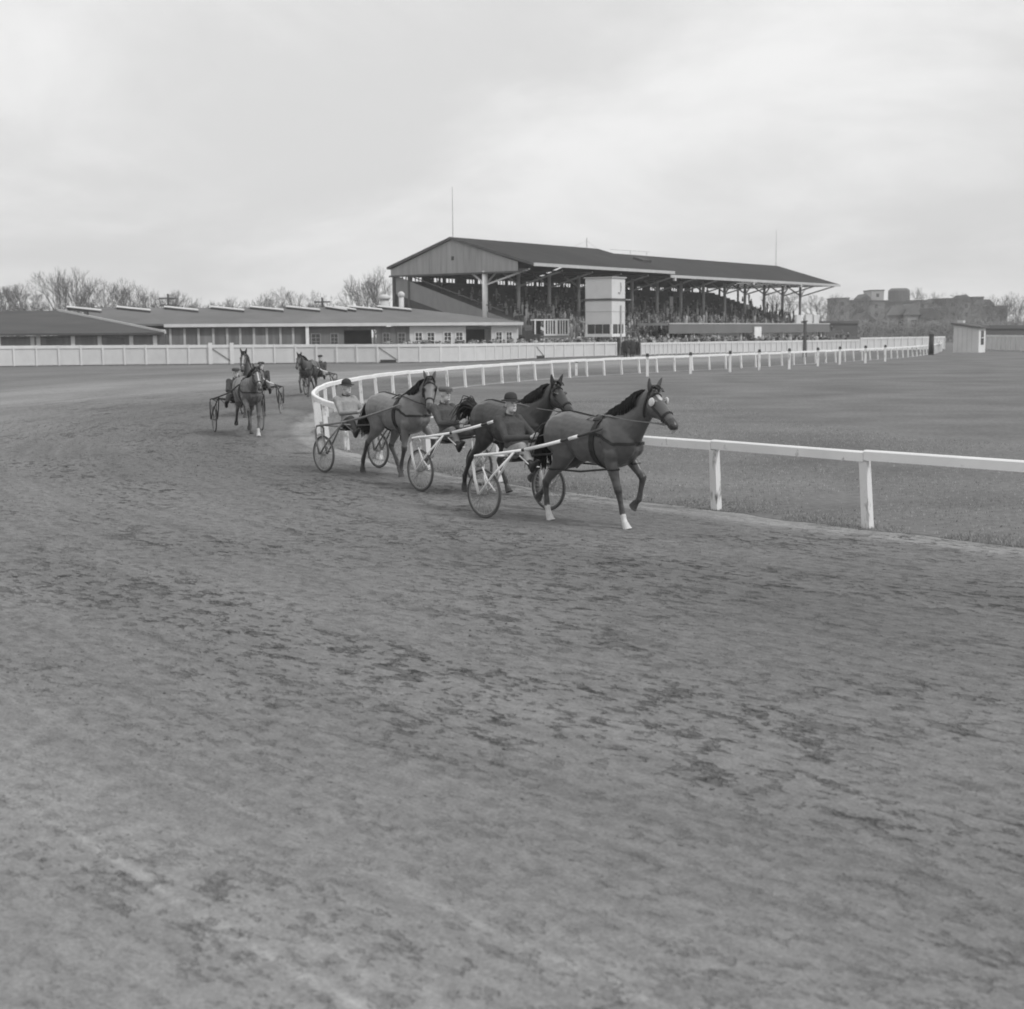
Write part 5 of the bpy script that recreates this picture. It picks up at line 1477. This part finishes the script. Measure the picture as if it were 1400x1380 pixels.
team(G(707, 703), (.68, -.733), 'lead', 'dark bay horse with white socks and white eye pads leading the race', 'sulky with white taped shafts and white forks behind the leading horse', 'person in dark coat and round brimmed hat driving the leading sulky',
     dict(coat=.09, leg=.05, socks=('FR', 'HR'), blaze='star', blinker='white', hobble=True, bright=1), dict(style='white'), dict(jacket=.075, trousers=.30, cap='brim', cap_tone=.05, head_yaw=-.25), hyaw=.03)
team(G(616, 668), (.66, -.75), 'second', 'very dark horse partly hidden behind the leading driver', 'sulky with pale shafts running second, its wheel beside the lead horse', 'person in dark jacket and flat cap driving the second sulky',
     dict(coat=.035, leg=.025, tail_up=True, bright=1), dict(style='white'), dict(jacket=.09, trousers=.16, cap='cap', cap_tone=.13))
team(G(481, 643), (.66, -.75), 'third', 'lighter brown horse third in line before the rail turn', 'sulky with dark frame and brown shafts of the third team', 'person in pale jacket and dark hat driving the third sulky',
     dict(coat=.17, leg=.05, hair=M_HAIR, blinker='dark'), dict(style='pale', taped=False), dict(jacket=.30, trousers=.06, cap='brim', cap_tone=.05, scarf=.06))
team(G(326, 590), (.36, -.93), 'fourth', 'brown horse trotting straight on with white noseband, fourth in line', 'sulky of the fourth team seen head-on on the open track', 'person crouched behind the fourth horse seen head-on',
     dict(coat=.11, leg=.06, socks=('FL',), blaze=True, vox=.016, nstr=.7), dict(style='dark', taped=False), dict(jacket=.07, trousers=.1, cap='cap', cap_tone=.08, fine=False, vox=.014))
team(G(358, 566), (-.02, -1.0), 'fifth', 'dark horse with white blaze showing above the fourth horse', 'sulky partly hidden behind the fourth team', 'person in dark cap seen just beside the head-on fourth horse',
     dict(coat=.08, leg=.05, blaze=True, vox=.016, nstr=.7), dict(style='dark', taped=True), dict(jacket=.06, trousers=.1, cap='cap', cap_tone=.06, fine=False, vox=.014))
team(G(438, 540), (-.17, -.985), 'fourth', 'nearly black horse, last of the field, before the board fence', 'sulky with pale shafts of the last team at the turn', 'person in dark jacket driving the last sulky near the rail',
     dict(coat=.05, leg=.07, vox=.018, nstr=.6), dict(style='dark', taped=True), dict(jacket=.07, trousers=.25, cap='cap', cap_tone=.07, fine=False, vox=.016))

# two men in dark coats in the gap of the fence
def standing(loc, rz, label, coat):
    e = tag(empty('person', loc, rz), label, 'person', 'men in dark coats at the fence gap')
    b = MB(); X, Y = Vector((1, 0, 0)), Vector((0, 1, 0))
    b.loft([(Vector((0, 0, .45)), X, Y, .15, .20), (Vector((0, 0, .9)), X, Y, .15, .20), (Vector((0, 0, 1.25)), X, Y, .14, .22), (Vector((0, 0, 1.42)), X, Y, .11, .2), (Vector((0, 0, 1.5)), X, Y, .06, .07), (Vector((0, 0, 1.56)), X, Y, .055, .055)], 14)
    for s in (-1, 1):
        b.loft(limb_secs([(0, s * .09, .8, .09, .09), (0, s * .09, .45, .07, .07), (0, s * .09, .08, .06, .06), (.02, s * .09, 0, .07, .06)]), 10)
        b.loft(limb_secs([(0, s * .22, 1.38, .07, .065), (.02, s * .27, 1.1, .058, .055), (.1, s * .25, .88, .048, .045), (.12, s * .24, .78, .04, .03)]), 10)
    link_mesh('overcoat', remeshed(b, .022, 3, 'overcoat', mat('overcoat_%d' % int(coat * 1000), coat, .9, 8, .2)), e)
    h = MB().ellipsoid((.01, 0, 1.66), (.095, .078, .12)); h.ellipsoid((.10, 0, 1.645), (.02, .015, .02)); h.ellipsoid((0, 0, 1.54), (.05, .05, .06))
    link_mesh('head', remeshed(h, .012, 2, 'head', M_SKIN), e)
    hat = MB().loft([(Vector((0, 0, 1.71)), X, Y, .15, .13), (Vector((0, 0, 1.725)), X, Y, .15, .13), (Vector((0, 0, 1.73)), X, Y, .1, .085), (Vector((0, 0, 1.81)), X, Y, .085, .07), (Vector((0, 0, 1.82)), X, Y, .04, .03)], 16).build('hat', M_CAP, e, smooth=True)
    return e
for x, y, lb, c in ((855, 488, 'left of two men in black coats in the fence gap below the tower', .03), (864, 488.3, 'right of two men in black coats in the fence gap below the tower', .04)):
    p = G(x, y); standing(p, atan2(-p.y, -p.x) + .3, lb, c).scale = (1.35, 1.35, 1.15)

# ------------------------------------------------------------------ thin autumn haze over the whole ground
hz = MB().box(-950, 950, -200, 1150, -1.2, 62).build('haze', None, fix=True)
hm_ = bpy.data.materials.new('haze_air'); hm_.use_nodes = True
ht = hm_.node_tree; ht.nodes.remove(ht.nodes['Principled BSDF'])
pv = N(ht, 'ShaderNodeVolumePrincipled')
pv.inputs['Color'].default_value = (.9, .9, .9, 1)
pv.inputs['Density'].default_value = 0.00045
ht.links.new(pv.outputs[0], ht.nodes['Material Output'].inputs['Volume'])
hz.data.materials.append(hm_)
tag(hz, 'thin pale haze hanging over the racecourse and town', 'haze', kind='stuff')

# dust hanging where the wheels and hooves have just passed
dm = MB()
rd = random.Random(4)
for px_, py_, n_, rr_ in ((418, 600, 6, .75), (432, 622, 4, .5), (560, 668, 3, .4), (640, 702, 3, .32), (722, 706, 3, .25), (350, 590, 3, .5)):
    c_ = G(px_, py_)
    for q in range(n_):
        r = rr_ * rd.uniform(.6, 1.2)
        dm.ellipsoid((c_.x + rd.uniform(-1, 1) * rr_ * 1.3, c_.y + rd.uniform(-.2, 1.2) * rr_, r * .42 + rd.uniform(0, .25) * rr_ + .03), (r * 1.4, r, r * .42), 14, 9)
do = dm.build('dust', None, fix=True)
dmat = bpy.data.materials.new('dust_air'); dmat.use_nodes = True
dt = dmat.node_tree; dt.nodes.remove(dt.nodes['Principled BSDF'])
pv2 = N(dt, 'ShaderNodeVolumePrincipled'); pv2.inputs['Color'].default_value = (.85, .85, .85, 1); pv2.inputs['Density'].default_value = 0.18
dt.links.new(pv2.outputs[0], dt.nodes['Material Output'].inputs['Volume'])
do.data.materials.append(dmat)
tag(do, 'faint dust kicked up low behind the wheels and hooves', 'dust', kind='stuff')
